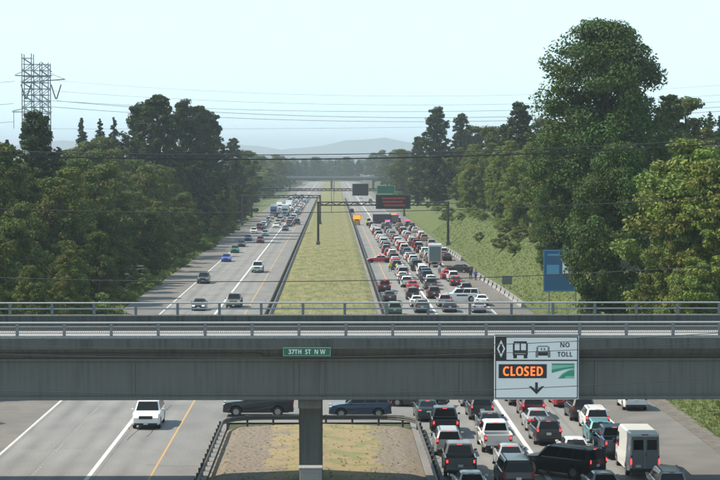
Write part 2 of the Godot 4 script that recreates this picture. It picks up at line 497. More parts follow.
func make_car(kind: String, full: bool, lights: String) -> Node3D:
	# lights: "brake" (stopped, seen from behind), "head" (coming), "off"
	var P: Dictionary = KINDS[kind]
	var t := Node3D.new()
	var L: float = P.L
	var W: float = P.W
	part("body", extrude_body(P), M.paint_white, t)
	var z := func(s: float) -> float: return L / 2 - s
	var u := MB.new()
	u.box(Vector3(0, (P.sill + 0.8) / 2 - 0.03, 0), Vector3(2 * W - 0.52, 0.8 - P.sill, L - 0.7))
	part("underbody", u.mesh(), M.trim, t)
	# cabin
	var cab: Array = P.cab
	var hb: float = P.hb
	var ht: float = P.ht
	var y0: float = P.belt - 0.04
	var y1: float = P.roof - 0.07
	var base := [Vector3(-hb, y0, z.call(cab[0])), Vector3(hb, y0, z.call(cab[0])), Vector3(hb, y0, z.call(cab[3])), Vector3(-hb, y0, z.call(cab[3]))]
	var up := [Vector3(-ht, y1, z.call(cab[1])), Vector3(ht, y1, z.call(cab[1])), Vector3(ht, y1, z.call(cab[2])), Vector3(-ht, y1, z.call(cab[2]))]
	var i1 := 0.07
	var rf := [Vector3(-ht + i1, P.roof - 0.015, z.call(cab[1] - i1 * 1.6)), Vector3(ht - i1, P.roof - 0.015, z.call(cab[1] - i1 * 1.6)), Vector3(ht - i1, P.roof - 0.015, z.call(cab[2] + i1)), Vector3(-ht + i1, P.roof - 0.015, z.call(cab[2] + i1))]
	var c := MB.new()
	var mid := Vector3(0, (y0 + y1) / 2, z.call((cab[1] + cab[2]) / 2))
	var rings := []
	for ring in [[base, 0.1], [up, 0.13], [rf, 0.16]]:
		var cut := []
		for i in 4:
			for j in [(i + 3) % 4, (i + 1) % 4]:
				cut.append((ring[0][i] as Vector3).move_toward(ring[0][j], ring[1]))
		rings.append(cut)
	for i in 8:
		var j := (i + 1) % 8
		c.quad_out(rings[0][i], rings[0][j], rings[1][j], rings[1][i], mid)
		c.quad_out(rings[1][i], rings[1][j], rings[2][j], rings[2][i], mid)
		c.tri_out(rings[2][i], rings[2][j], Vector3(0, P.roof + 0.015, mid.z), mid)
	part("cabin", c.mesh(), M.paint_white, t)
	part("windshield", pane([base[0], base[1], up[1], up[0]], 0.06, 0.94, 0.1, 0.96, mid), M.glass, t)
	part("rear_window", pane([base[2], base[3], up[3], up[2]], 0.08, 0.92, 0.12, 0.92, mid), M.glass, t)
	var pl: Array = P.pillars
	var cuts := [[0.07, pl[1] - 0.012], [pl[1] + 0.012, (pl[2] - 0.012) if pl[2] < 0.8 else 0.9]]
	if pl[2] < 0.8:
		cuts.append([pl[2] + 0.012, 0.94])
	for s in [[0, 3], [1, 2]]:
		for k in cuts:
			part("side_window", pane([base[s[0]], base[s[1]], up[s[1]], up[s[0]]], k[0], k[1], 0.14, 0.94, mid), M.glass, t)
	wheel_parts(t, P, [P.front, P.rear], full)
	# lamps
	var tl: Array = P.tail
	var lamp: Material = M.brake_glow if lights == "brake" else (M.brake_dim if lights == "dim" else M.lamp_red)
	for s in [-1.0, 1.0]:
		var wr: float = W * 0.9
		var hs := part("taillight", bx(Vector3(s * (wr - tl[2] / 2), (tl[0] + tl[1]) / 2, L / 2 - 0.015), Vector3(tl[2], tl[1] - tl[0], 0.1)), M.lamp_red, t)
		if lights == "brake" or lights == "dim":
			part("bulb", bx(Vector3(s * (wr - tl[2] / 2), lerpf(tl[0], tl[1], 0.6), L / 2 + 0.03), Vector3(tl[2] * 0.7, (tl[1] - tl[0]) * 0.5, 0.03), 0.01), lamp, hs)
		part("headlight", bx(Vector3(s * (wr - 0.2), P.head, -L / 2 + 0.13), Vector3(0.34, 0.13, 0.24)), M.head_glow if lights == "head" else M.lamp_clear, t)
	part("grille", bx(Vector3(0, P.head - 0.06, -L / 2 + 0.06), Vector3(W * 0.95, 0.22, 0.12)), M.trim, t)
	if full:
		part("brake_light", bx(Vector3(0, y1 - 0.0, z.call(cab[2]) + 0.015), Vector3(0.3, 0.035, 0.03), 0.008), lamp, t)
		part("license_plate", bx(Vector3(0, tl[0] - 0.04, L / 2 + 0.008), Vector3(0.31, 0.155, 0.025), 0.006), M.plate, t)
		part("license_plate", bx(Vector3(0, 0.45, -L / 2 - 0.004), Vector3(0.31, 0.155, 0.025), 0.006), M.plate, t)
		part("bumper", bx(Vector3(0, P.sill + 0.13, L / 2 - 0.05), Vector3(W * 1.7, 0.2, 0.14), 0.04), M.trim, t)
		part("bumper", bx(Vector3(0, P.sill + 0.1, -L / 2 + 0.08), Vector3(W * 1.66, 0.16, 0.16), 0.04), M.trim, t)
		for s in [-1.0, 1.0]:
			for q in [0.42, 0.62]:
				part("door_handle", bx(Vector3(s * (W * (1.0 - 0.06 * maxf(0.0, P.belt - 0.85)) + 0.004), P.belt - 0.15, z.call(lerpf(cab[0], cab[3], q))), Vector3(0.03, 0.03, 0.2), 0.006), M.trim, t)
			part("mirror", bx(Vector3(s * (W + 0.09), P.belt + 0.06, z.call(cab[0] - 0.45)), Vector3(0.2, 0.14, 0.1), 0.03), M.paint_white, t)
	if kind == "pickup":
		var b := MB.new()
		for s in [-1.0, 1.0]:
			b.bevel_box(Vector3(s * (W - 0.09), 1.06, z.call(0.88)), Vector3(0.12, 0.5, 1.72), 0.02)
		b.bevel_box(Vector3(0, 1.06, z.call(1.7)), Vector3(2 * W - 0.32, 0.5, 0.08), 0.02)
		part("cargo_bed", b.mesh(), M.paint_white, t)
		part("tailgate", bx(Vector3(0, 1.03, z.call(0.05)), Vector3(2 * W - 0.36, 0.5, 0.09)), M.paint_white, t)
		part("bed_liner", bx(Vector3(0, 0.86, z.call(0.88)), Vector3(2 * W - 0.32, 0.03, 1.55), 0.005), M.trim, t)
	elif full and kind in ["suv", "large_suv"]:
		for s in [-1.0, 1.0]:
			var r := MB.new()
			r.path([Vector3(s * (ht - 0.1), P.roof - 0.02, z.call(cab[1] - 0.25)), Vector3(s * (ht - 0.1), P.roof + 0.04, z.call(cab[1] - 0.4)), Vector3(s * (ht - 0.1), P.roof + 0.04, z.call(cab[2] + 0.3)), Vector3(s * (ht - 0.1), P.roof - 0.02, z.call(cab[2] + 0.15))], 0.02, 5)
			part("roof_rail", r.mesh(), M.trim, t)
	return t


func make_van() -> Node3D:
	var P := {"L": 6.0, "W": 1.0, "sill": 0.3, "wheel": 0.36, "front": 5.0, "rear": 1.2, "tumble": 0.045, "bevel": 0.09, "top": [[0.04, 0.4], [0.0, 0.6], [0.0, 2.3], [0.08, 2.62], [0.3, 2.7], [4.3, 2.7], [4.75, 2.52], [5.35, 1.5], [5.55, 1.25], [5.9, 1.05], [6.0, 0.75], [5.95, 0.34]]}
	var t := Node3D.new()
	part("body", extrude_body(P), M.paint_white, t)
	part("underbody", bx(Vector3(0, 0.6, 0), Vector3(1.5, 0.5, 5.2)), M.trim, t)
	var zr := 3.0
	for s in [-1.0, 1.0]:
		part("rear_door", bx(Vector3(s * 0.405, 1.5, zr + 0.0), Vector3(0.79, 1.98, 0.05)), M.van_rear_shade, t)
		part("rear_window", bx(Vector3(s * 0.41, 2.0, zr + 0.012), Vector3(0.6, 0.62, 0.05)), M.glass, t)
		part("hinge", bx(Vector3(s * 0.815, 1.3, zr + 0.01), Vector3(0.05, 0.12, 0.05), 0.01), M.trim, t)
		part("taillight", bx(Vector3(s * 0.83, 0.98, zr - 0.01), Vector3(0.12, 0.34, 0.06)), M.brake_glow, t)
		part("headlight", bx(Vector3(s * 0.74, 0.98, -2.88), Vector3(0.26, 0.24, 0.2)), M.lamp_clear, t)
		part("mirror", bx(Vector3(s * 1.14, 1.55, -1.95), Vector3(0.2, 0.34, 0.14), 0.04), M.trim, t)
		var q := [Vector3(s * 0.975, 1.32, -2.35), Vector3(s * 0.975, 1.32, -1.2), Vector3(s * 0.925, 2.2, -1.2), Vector3(s * 0.925, 2.2, -1.95)]
		part("side_window", pane(q, 0.0, 1.0, 0.0, 1.0, Vector3(0, 1.5, -1.5)), M.glass, t)
	part("license_plate", bx(Vector3(-0.4, 0.72, zr + 0.015), Vector3(0.31, 0.155, 0.03), 0.006), M.plate, t)
	part("door_handle", bx(Vector3(0.05, 1.42, zr + 0.04), Vector3(0.05, 0.2, 0.05), 0.01), M.trim, t)
	part("bumper", bx(Vector3(0, 0.46, zr - 0.04), Vector3(1.8, 0.22, 0.2), 0.04), M.trim, t)
	part("brake_light", bx(Vector3(0, 2.6, zr - 0.06), Vector3(0.4, 0.06, 0.06), 0.01), M.lamp_red, t)
	var w := [Vector3(-0.8, 1.55, -2.33), Vector3(0.8, 1.55, -2.33), Vector3(0.74, 2.46, -1.8), Vector3(-0.74, 2.46, -1.8)]
	part("windshield", pane(w, 0.0, 1.0, 0.0, 1.0, Vector3(0, 1.5, 0), 0.03), M.glass, t)
	part("grille", bx(Vector3(0, 0.85, -2.96), Vector3(0.9, 0.24, 0.12)), M.trim, t)
	wheel_parts(t, P, [P.front, P.rear], true)
	return t


func make_box_truck(cab_paint: Material, box_paint: Material, door: Material, length := 7.6, high := 3.75) -> Node3D:
	var P := {"L": 2.2, "W": 1.05, "sill": 0.5, "wheel": 0.45, "front": 1.3, "rear": -5.0, "top": [[0.0, 0.55], [0.0, 2.3], [0.15, 2.45], [1.15, 2.45], [1.4, 2.3], [1.75, 1.5], [2.1, 1.35], [2.2, 1.1], [2.2, 0.55]]}
	var t := Node3D.new()
	var zc := -length / 2 + 1.1
	P.rear = 1.3
	var cb := part("cab", extrude_body(P), cab_paint, t, Vector3(0, 0, zc))
	part("windshield", pane([Vector3(-0.86, 1.52, -0.64), Vector3(0.86, 1.52, -0.64), Vector3(0.8, 2.28, -0.32), Vector3(-0.8, 2.28, -0.32)], 0, 1, 0, 1, Vector3(0, 1.5, 0.5), 0.03), M.glass, cb)
	for s in [-1.0, 1.0]:
		part("side_window", pane([Vector3(s * 1.02, 1.5, -0.5), Vector3(s * 1.02, 1.5, 0.5), Vector3(s * 0.97, 2.2, 0.5), Vector3(s * 0.97, 2.2, -0.25)], 0, 1, 0, 1, Vector3(0, 1.5, 0)), M.glass, cb)
		part("headlight", bx(Vector3(s * 0.8, 0.95, -1.05), Vector3(0.3, 0.2, 0.12)), M.lamp_clear, cb)
	part("grille", bx(Vector3(0, 0.95, -1.08), Vector3(1.1, 0.4, 0.1)), M.trim, cb)
	var bl := length - 2.35
	var zb := length / 2 - bl / 2
	part("cargo_box", bx(Vector3(0, (high + 1.0) / 2, zb), Vector3(2.4, high - 1.0, bl), 0.05), box_paint, t)
	part("roller_door", bx(Vector3(0.06, (high + 0.75) / 2, length / 2 + 0.0), Vector3(2.05, high - 1.45, 0.05)), door, t)
	part("chassis", bx(Vector3(0, 0.8, 0.3), Vector3(0.9, 0.35, length - 1.0)), M.trim, t)
	part("bumper", bx(Vector3(0, 0.6, length / 2 - 0.1), Vector3(2.2, 0.16, 0.14)), M.trim, t)
	for s in [-1.0, 1.0]:
		part("taillight", bx(Vector3(s * 1.0, 0.86, length / 2 - 0.02), Vector3(0.28, 0.14, 0.06)), M.brake_dim, t)
	var PW := {"W": 1.12, "L": length, "wheel": 0.46}
	wheel_parts(t, PW, [1.9, length - 0.95], false)
	return t


func make_semi(cab_paint: Material, box_paint: Material) -> Node3D:
	# heading -z; the tractor's nose is at the front
	var t := Node3D.new()
	var P := {"L": 5.2, "W": 1.15, "sill": 0.55, "wheel": 0.5, "front": 4.2, "rear": 1.0, "tumble": 0.02, "top": [[0.0, 0.9], [0.0, 1.1], [1.5, 1.1], [1.55, 3.4], [1.8, 3.7], [2.7, 3.6], [3.2, 2.6], [3.45, 2.0], [4.9, 1.75], [5.15, 1.5], [5.2, 0.7], [5.1, 0.58]]}
	var cb := part("tractor", extrude_body(P), cab_paint, t, Vector3(0, 0, -7.0))
	part("windshield", pane([Vector3(-0.95, 2.02, -0.82), Vector3(0.95, 2.02, -0.82), Vector3(0.9, 2.62, -0.58), Vector3(-0.9, 2.62, -0.58)], 0, 1, 0, 1, Vector3(0, 2, 1), 0.03), M.glass, cb)
	part("grille", bx(Vector3(0, 1.25, -2.6), Vector3(1.1, 0.9, 0.1)), M.steel_grey, cb)
	for s in [-1.0, 1.0]:
		part("headlight", bx(Vector3(s * 0.85, 1.1, -2.55), Vector3(0.35, 0.22, 0.12)), M.lamp_clear, cb)
	part("trailer", bx(Vector3(0, 2.6, 2.2), Vector3(2.55, 2.8, 13.6), 0.06), box_paint, t)
	part("chassis", bx(Vector3(0, 0.95, 2.4), Vector3(0.9, 0.4, 12.5)), M.trim, t)
	wheel_parts(t, {"W": 1.22, "L": 18.0, "wheel": 0.5}, [2.2, 3.4, 12.2, 13.4, 16.8], false)
	return t


const PAINTED := ["body", "cabin", "mirror", "cargo_bed", "tailgate"]
var protos := {}
var noun := {"sedan": "sedan", "hatchback": "hatchback", "suv": "suv", "large_suv": "large suv", "pickup": "pickup", "minivan": "minivan"}


func put_car(kind: String, colour: String, x: float, rear: float, yaw: float, lights: String, label: String, group := "") -> Node3D:
	# rear: distance of the car's nearer end; yaw 0 heads away along -z
	var full := rear < 340.0
	var key := "%s|%s|%s" % [kind, full, lights]
	if not protos.has(key):
		protos[key] = make_car(kind, full, lights)
	var t: Node3D = protos[key].duplicate()
	t.name = numbered(kind)
	add_child(t)
	for k in t.get_children():
		var nm := String(k.name).rstrip("0123456789")
		if nm in PAINTED:
			k.material_override = M["paint_" + colour]
	t.position = Vector3(x, 0.004, -(rear + KINDS[kind].L / 2 * absf(cos(yaw))))
	t.rotation.y = yaw
	tag(t, label, "car" if kind != "pickup" else "pickup", group)
	return t


# ---------------------------------------------------------------- terrain
var hills := FastNoiseLite.new()


func terrain(x: float, d: float) -> float:
	var h := 0.0
	if x > 25.2:
		var t := clampf((x - 25.6) / 8.5, 0.0, 1.0)
		var top := lerpf(1.2, 6.4, smoothstep(150.0, 300.0, d)) * lerpf(1.0, 0.25, smoothstep(620.0, 900.0, d))
		h = -0.12 + top * t * t * (3.0 - 2.0 * t) + 0.35 * t * hills.get_noise_2d(x * 3.0, d * 3.0)
		h += clampf((x - 60.0) / 60.0, 0.0, 1.0) * 6.0 * (1.0 - smoothstep(700.0, 1200.0, d))
	elif x < -26.0:
		h = -0.12 - 0.9 * smoothstep(26.0, 34.0, -x) + 0.3 * smoothstep(26.0, 40.0, -x) * hills.get_noise_2d(x * 3.0, d * 3.0)
	elif x > -8.6 and x < 6.6:
		h = -0.12
		if x > -7.6 and x < 5.6:
			var t := 1.0 - absf(x + 1.0) / 6.6
			h = 0.05 + (0.3 * t if d < 141.0 else 0.12 * t) + 0.06 * hills.get_noise_2d(x * 8.0, d * 8.0)
			if d >= 140.0 and d <= 155.0:
				h = -0.12
	else:
		h = -0.12
	return h


func build_ground() -> void:
	hills.seed = 5
	hills.frequency = 0.02
	var xs := [-9000.0, -3000.0, -900.0, -300.0, -120.0, -80.0, -60.0, -50.0, -42.0, -38.0, -34.0, -31.0, -28.5, -26.6, -26.0, 25.2, 25.7, 26.5, 27.5, 28.5, 29.5, 30.5, 31.5, 32.5, 33.5, 35.0, 38.0, 44.0, 52.0, 64.0, 80.0, 120.0, 300.0, 900.0, 3000.0, 9000.0]
	var ds := [-400.0, -100.0]
	var d := 0.0
	while d < 900.0:
		ds.append(d)
		d += 8.0
	for k in [950.0, 1100.0, 1500.0, 2200.0, 3500.0, 6000.0, 16000.0]:
		ds.append(k)
	setting("ground", sheet(xs, ds), M.ground)
	# the mown and weedy verges carry meadow, 4 mm over the ground
	var bank := xs.filter(func(q): return q >= 25.2 and q <= 52.0)
	setting("grass_bank", sheet(bank, ds.filter(func(q): return q >= 0.0 and q <= 1100.0), 0.02), M.meadow)
	var verge := xs.filter(func(q): return q >= -34.0 and q <= -26.0)
	setting("grass_verge", sheet(verge, ds.filter(func(q): return q >= 0.0 and q <= 1100.0), 0.02), M.meadow)
	# the median
	var mx := []
	for i in 15:
		mx.append(lerpf(-7.6, 5.6, i / 14.0))
	var md := []
	d = 156.0
	while d < 1900.0:
		md.append(d)
		d += 6.0 if d < 400.0 else 40.0
	setting("grass_median", sheet(mx, md), M.dry_grass)
	var nd := []
	d = 60.0
	while d < 139.5:
		nd.append(d)
		d += 1.5
	setting("median_soil", sheet(mx, nd), M.median_near)


func sheet(xs: Array, ds: Array, lift := 0.0) -> ArrayMesh:
	var m := MB.new()
	for i in xs.size() - 1:
		for j in ds.size() - 1:
			var p := []
			for k in [[0, 0], [1, 0], [1, 1], [0, 1]]:
				var x: float = xs[i + k[0]]
				var q: float = ds[j + k[1]]
				p.append(Vector3(x, terrain(x, q) + lift, -q))
			m.quad_out(p[0], p[1], p[2], p[3], p[0] - Vector3(0, 50, 0))
	return m.mesh()


func strip(called: String, x0: float, x1: float, d0: float, d1: float, y: float, m: Material) -> void:
	var b := MB.new()
	var n := int(maxf(1.0, minf(40.0, (d1 - d0) / 60.0)))
	for i in n:
		var a := lerpf(d0, d1, float(i) / n)
		var c := lerpf(d0, d1, float(i + 1) / n)
		b.quad(Vector3(x0, y, -a), Vector3(x0, y, -c), Vector3(x1, y, -c), Vector3(x1, y, -a))
	setting(called, b.mesh(), m)


func build_roads() -> void:
	var far := 1900.0
	# southbound: shoulder, three lanes, inner shoulder; northbound the same mirrored
	strip("shoulder", -27.2, -21.8, -60, far, 0.0, M.shoulder)
	strip("road", -21.8, -7.6, -60, far, 0.0, M.asphalt)
	strip("road", 5.6, 20.4, -60, far, 0.0, M.asphalt)
	strip("shoulder", 20.4, 25.2, -60, far, 0.0, M.shoulder)
	strip("median_crossover", -7.6, 5.6, 141.0, 154.5, -0.002, M.asphalt)
	strip("gravel_verge", 25.2, 26.6, -60, 230.0, 0.012, M.gravel)
	strip("edge_line", -21.75, -21.58, -60, far, 0.005, M.line_white)
	strip("lane_line", -14.92, -14.64, -60, far, 0.005, M.line_white)
	strip("edge_line", -11.1, -10.97, -60, far, 0.005, M.line_yellow)
	strip("edge_line", 8.55, 8.7, 165, far, 0.005, M.line_yellow)
	strip("lane_line", 12.78, 13.1, -60, far, 0.005, M.line_white)
	strip("edge_line", 20.35, 20.5, -60, far, 0.005, M.line_white)
	# raised lane buttons between the general lanes, in fours
	for x in [-18.2, 16.6]:
		var b := MB.new()
		var d := 60.0
		while d < 420.0:
			for k in 4:
				b.bevel_box(Vector3(x, 0.011, -(d + k * 0.9)), Vector3(0.11, 0.022, 0.11), 0.008)
			d += 9.6
		setting("lane_button", b.mesh(), M.line_white)
	# sealed cracks and seams in the asphalt
	rng.seed = 91
	var c := MB.new()
	for k in 26:
		var x := rng.randf_range(-20.0, -8.5) if k % 2 else rng.randf_range(14.0, 25.0)
		var d := rng.randf_range(112.0, 300.0)
		var along := rng.randf() < 0.55
		for s in rng.randi_range(5, 11):
			var nx := x + (rng.randf_range(-0.18, 0.18) if along else rng.randf_range(0.3, 0.7))
			var nd := d + (rng.randf_range(0.8, 2.2) if along else rng.randf_range(-0.25, 0.3))
			var w := 0.022
			var o := Vector3(w, 0, 0) if along else Vector3(0, 0, w)
			if nx < (-7.8 if k % 2 else 25.0):
				c.quad_out(Vector3(x, 0.004, -d) - o, Vector3(nx, 0.004, -nd) - o, Vector3(nx, 0.004, -nd) + o, Vector3(x, 0.004, -d) + o, Vector3(x, -9, -d))
			x = nx
			d = nd
	setting("crack_seal", c.mesh(), M.deck_asphalt)


# ---------------------------------------------------------------- trees
var crowns := {}


func leafy(kind: String, s: int, high: float, wide: float, clumps: int, per: int, leaf: float, col: Color, m: Material) -> Dictionary:
	var r := RandomNumberGenerator.new()
	r.seed = s
	var noise := FastNoiseLite.new()
	noise.seed = s
	noise.frequency = 0.5
	var b := MB.new()
	b.colored = true
	var w := MB.new()
	var base: float = {"broad": 0.1, "tall": 0.06, "fir": 0.05, "bush": 0.0}[kind]
	if kind != "bush":
		var lean := Vector3(r.randf_range(-0.5, 0.5), 0, r.randf_range(-0.5, 0.5))
		w.tube(Vector3(0, -0.4, 0), lean * 0.5 + Vector3(0, high * 0.4, 0), high * 0.018 + 0.06, high * 0.012 + 0.03, 8)
		w.tube(lean * 0.5 + Vector3(0, high * 0.4, 0), lean + Vector3(0, high * 0.88, 0), high * 0.012 + 0.03, 0.04, 7)
	else:
		for k in 4:
			w.tube(Vector3(0, -0.2, 0), Vector3(r.randf_range(-0.5, 0.5) * wide, high * 0.6, r.randf_range(-0.5, 0.5) * wide), 0.04, 0.015, 5)
	for k in clumps:
		var t := 0.0
		var rad := 0.0
		var a := r.randf() * TAU
		if kind == "broad" or kind == "bush":
			t = clampf(r.randf() * 1.04, 0.02, 1.0)
			rad = wide * sqrt(maxf(0.02, 1.0 - pow((t - 0.42) / 0.6, 2.0)))
		elif kind == "tall":
			t = (k + r.randf()) / clumps
			rad = wide * (0.62 + t * 1.5 if t < 0.25 else pow(1.0 - pow((t - 0.25) / 0.8, 2.0), 0.62))
		else:
			t = 1.0 - pow((k + r.randf()) / clumps, 0.85)
			rad = wide * pow(1.0 - t, 0.8) + 0.25
		rad *= 0.9 + 0.36 * noise.get_noise_3d(cos(a) * 2.0, t * 5.0, sin(a) * 2.0)
		var f := pow(r.randf(), 0.42)
		if k % 5 == 0:
			f *= 0.5
		var c := Vector3(cos(a) * rad * f, high * (base + (1.0 - base) * t * 0.97), sin(a) * rad * f)
		var cr := r.randf_range(0.6, 1.25) * wide * (0.16 if kind == "tall" else 0.22) * (1.0 if kind != "fir" else 0.45 + 0.6 * (1.0 - t))
		if kind == "bush":
			cr *= 1.2
		var hue := Color(col.r * r.randf_range(0.86, 1.12), col.g * r.randf_range(0.9, 1.12), col.b * r.randf_range(0.75, 1.2))
		if k % 3 == 0 and kind != "bush":
			w.tube(Vector3(0, c.y * 0.78, 0), c, 0.07 + 0.003 * high, 0.02, 5, false)
		if kind == "fir":
			c = Vector3(cos(a) * rad, high * (base + (1.0 - base) * t) - rad * 0.25, sin(a) * rad)
		for q in per:
			var g := Vector3(r.randfn(), r.randfn(), r.randfn()).normalized()
			var p := g * cr * pow(r.randf(), 0.36)
			p.y *= 0.7 if kind != "fir" else 0.4
			if kind == "fir":
				p = g * (0.16 + 0.16 * rad) * pow(r.randf(), 0.5) * Vector3(1, 0.6, 1) + Vector3(-cos(a), 0.2, -sin(a)) * rad * pow(r.randf(), 1.4)
			var nn := (g * 0.7 + Vector3(r.randfn(), r.randfn() + 0.5, r.randfn()) * 0.6).normalized()
			var x := nn.cross(Vector3(r.randfn(), r.randfn(), r.randfn())).normalized()
			var y := nn.cross(x)
			var size := leaf * r.randf_range(0.65, 1.3)
			b.tint = hue * r.randf_range(0.78, 1.24)
			b.tint.a = 1.0
			p += c
			if p.y < 0.05:
				p.y = 0.05 + r.randf() * 0.3
			b.tri(p - x * size * 0.62, p + y * size * 0.34, p + x * size * 0.62)
			b.tri(p - x * size * 0.62, p + x * size * 0.62, p - y * size * 0.34)
	return {"crown": b.mesh(), "wood": w.mesh(), "high": high, "mat": m, "bush": kind == "bush"}


func build_crowns() -> void:
	var olive := Color(0.104, 0.124, 0.038)
	var light := Color(0.165, 0.21, 0.055)
	var dark := Color(0.05, 0.072, 0.032)
	var maple := Color(0.072, 0.112, 0.038)
	var fir := Color(0.042, 0.06, 0.036)
	crowns.olive_a = leafy("broad", 1, 18.0, 5.6, 100, 190, 0.34, olive, M.leaf_olive)
	crowns.olive_b = leafy("broad", 2, 17.0, 4.8, 95, 180, 0.33, olive * Color(0.85, 0.9, 0.9), M.leaf_olive)
	crowns.olive_c = leafy("broad", 3, 19.0, 5.2, 100, 190, 0.34, olive * Color(1.18, 1.16, 1.0), M.leaf_olive)
	crowns.light_a = leafy("broad", 4, 16.0, 5.0, 120, 270, 0.27, light, M.leaf_light)
	crowns.light_b = leafy("tall", 5, 18.0, 4.2, 240, 110, 0.29, light * Color(1.0, 0.95, 0.9), M.leaf_light)
	crowns.maple = leafy("broad", 6, 20.0, 7.0, 230, 300, 0.3, maple, M.leaf_maple)
	crowns.giant = leafy("broad", 7, 33.0, 9.2, 400, 240, 0.36, maple * Color(0.95, 1.0, 0.95), M.leaf_maple)
	crowns.dark_a = leafy("tall", 8, 28.0, 4.9, 340, 66, 0.42, dark, M.leaf_dark)
	crowns.dark_b = leafy("tall", 9, 26.0, 3.9, 320, 60, 0.42, dark * Color(1.1, 1.0, 1.0), M.leaf_dark)
	crowns.fir_a = leafy("fir", 10, 25.0, 4.0, 260, 44, 0.34, fir, M.leaf_fir)
	crowns.fir_b = leafy("fir", 11, 22.0, 3.4, 240, 44, 0.32, fir * Color(1.1, 1.1, 1.2), M.leaf_fir)
	crowns.bush_a = leafy("bush", 12, 2.6, 2.0, 34, 170, 0.15, light * Color(0.9, 0.95, 1.0), M.leaf_light)
	crowns.bush_b = leafy("bush", 13, 3.2, 2.4, 34, 170, 0.17, olive, M.leaf_olive)


const SOUTH_MARKS := [[175, "close to the overpass"], [230, "past the overpass"], [275, "by the first dark sedan"], [318, "by the shaded dark grey suv"], [350, "by the pale pickup"], [388, "by the bright blue sedan"], [420, "by the green hatchback"], [445, "by the black sedan"], [490, "by the red hatchback"], [540, "by the white suv"], [600, "at the plain gantry"], [9999, "short of the longest gantry"]]
const NORTH_MARKS := [[175, "close to the overpass"], [215, "short of the blue service sign"], [250, "at the blue service sign"], [276, "by the parked police suv"], [300, "at the small grey sign"], [330, "by the pale barrier"], [360, "by the box truck"], [400, "past the box truck"], [430, "short of the message board"], [470, "at the message board"], [530, "past the message board"], [590, "by the fire engine"], [9999, "towards the longest gantry"]]


func mark(x: float, d: float) -> String:
	for q in (SOUTH_MARKS if x < 0 else NORTH_MARKS):
		if d < q[0]:
			return q[1]
	return ""


func tree(kind: String, x: float, d: float, high: float, wide: float, label: String, group := "") -> void:
	var K: Dictionary = crowns[kind]
	var s: float = high / K.high
	var t := thing("shrub" if K.bush else ("conifer_tree" if kind.begins_with("fir") else "broadleaf_tree"), label, "shrub" if K.bush else "tree", Vector3(x, terrain(x, d), -d), rng.randf() * TAU, group)
	t.scale = Vector3(s * wide, s, s * wide)
	part("stem" if K.bush else "trunk", K.wood, M.bark, t)
	part("foliage" if K.bush else "crown", K.crown, K.mat, t)


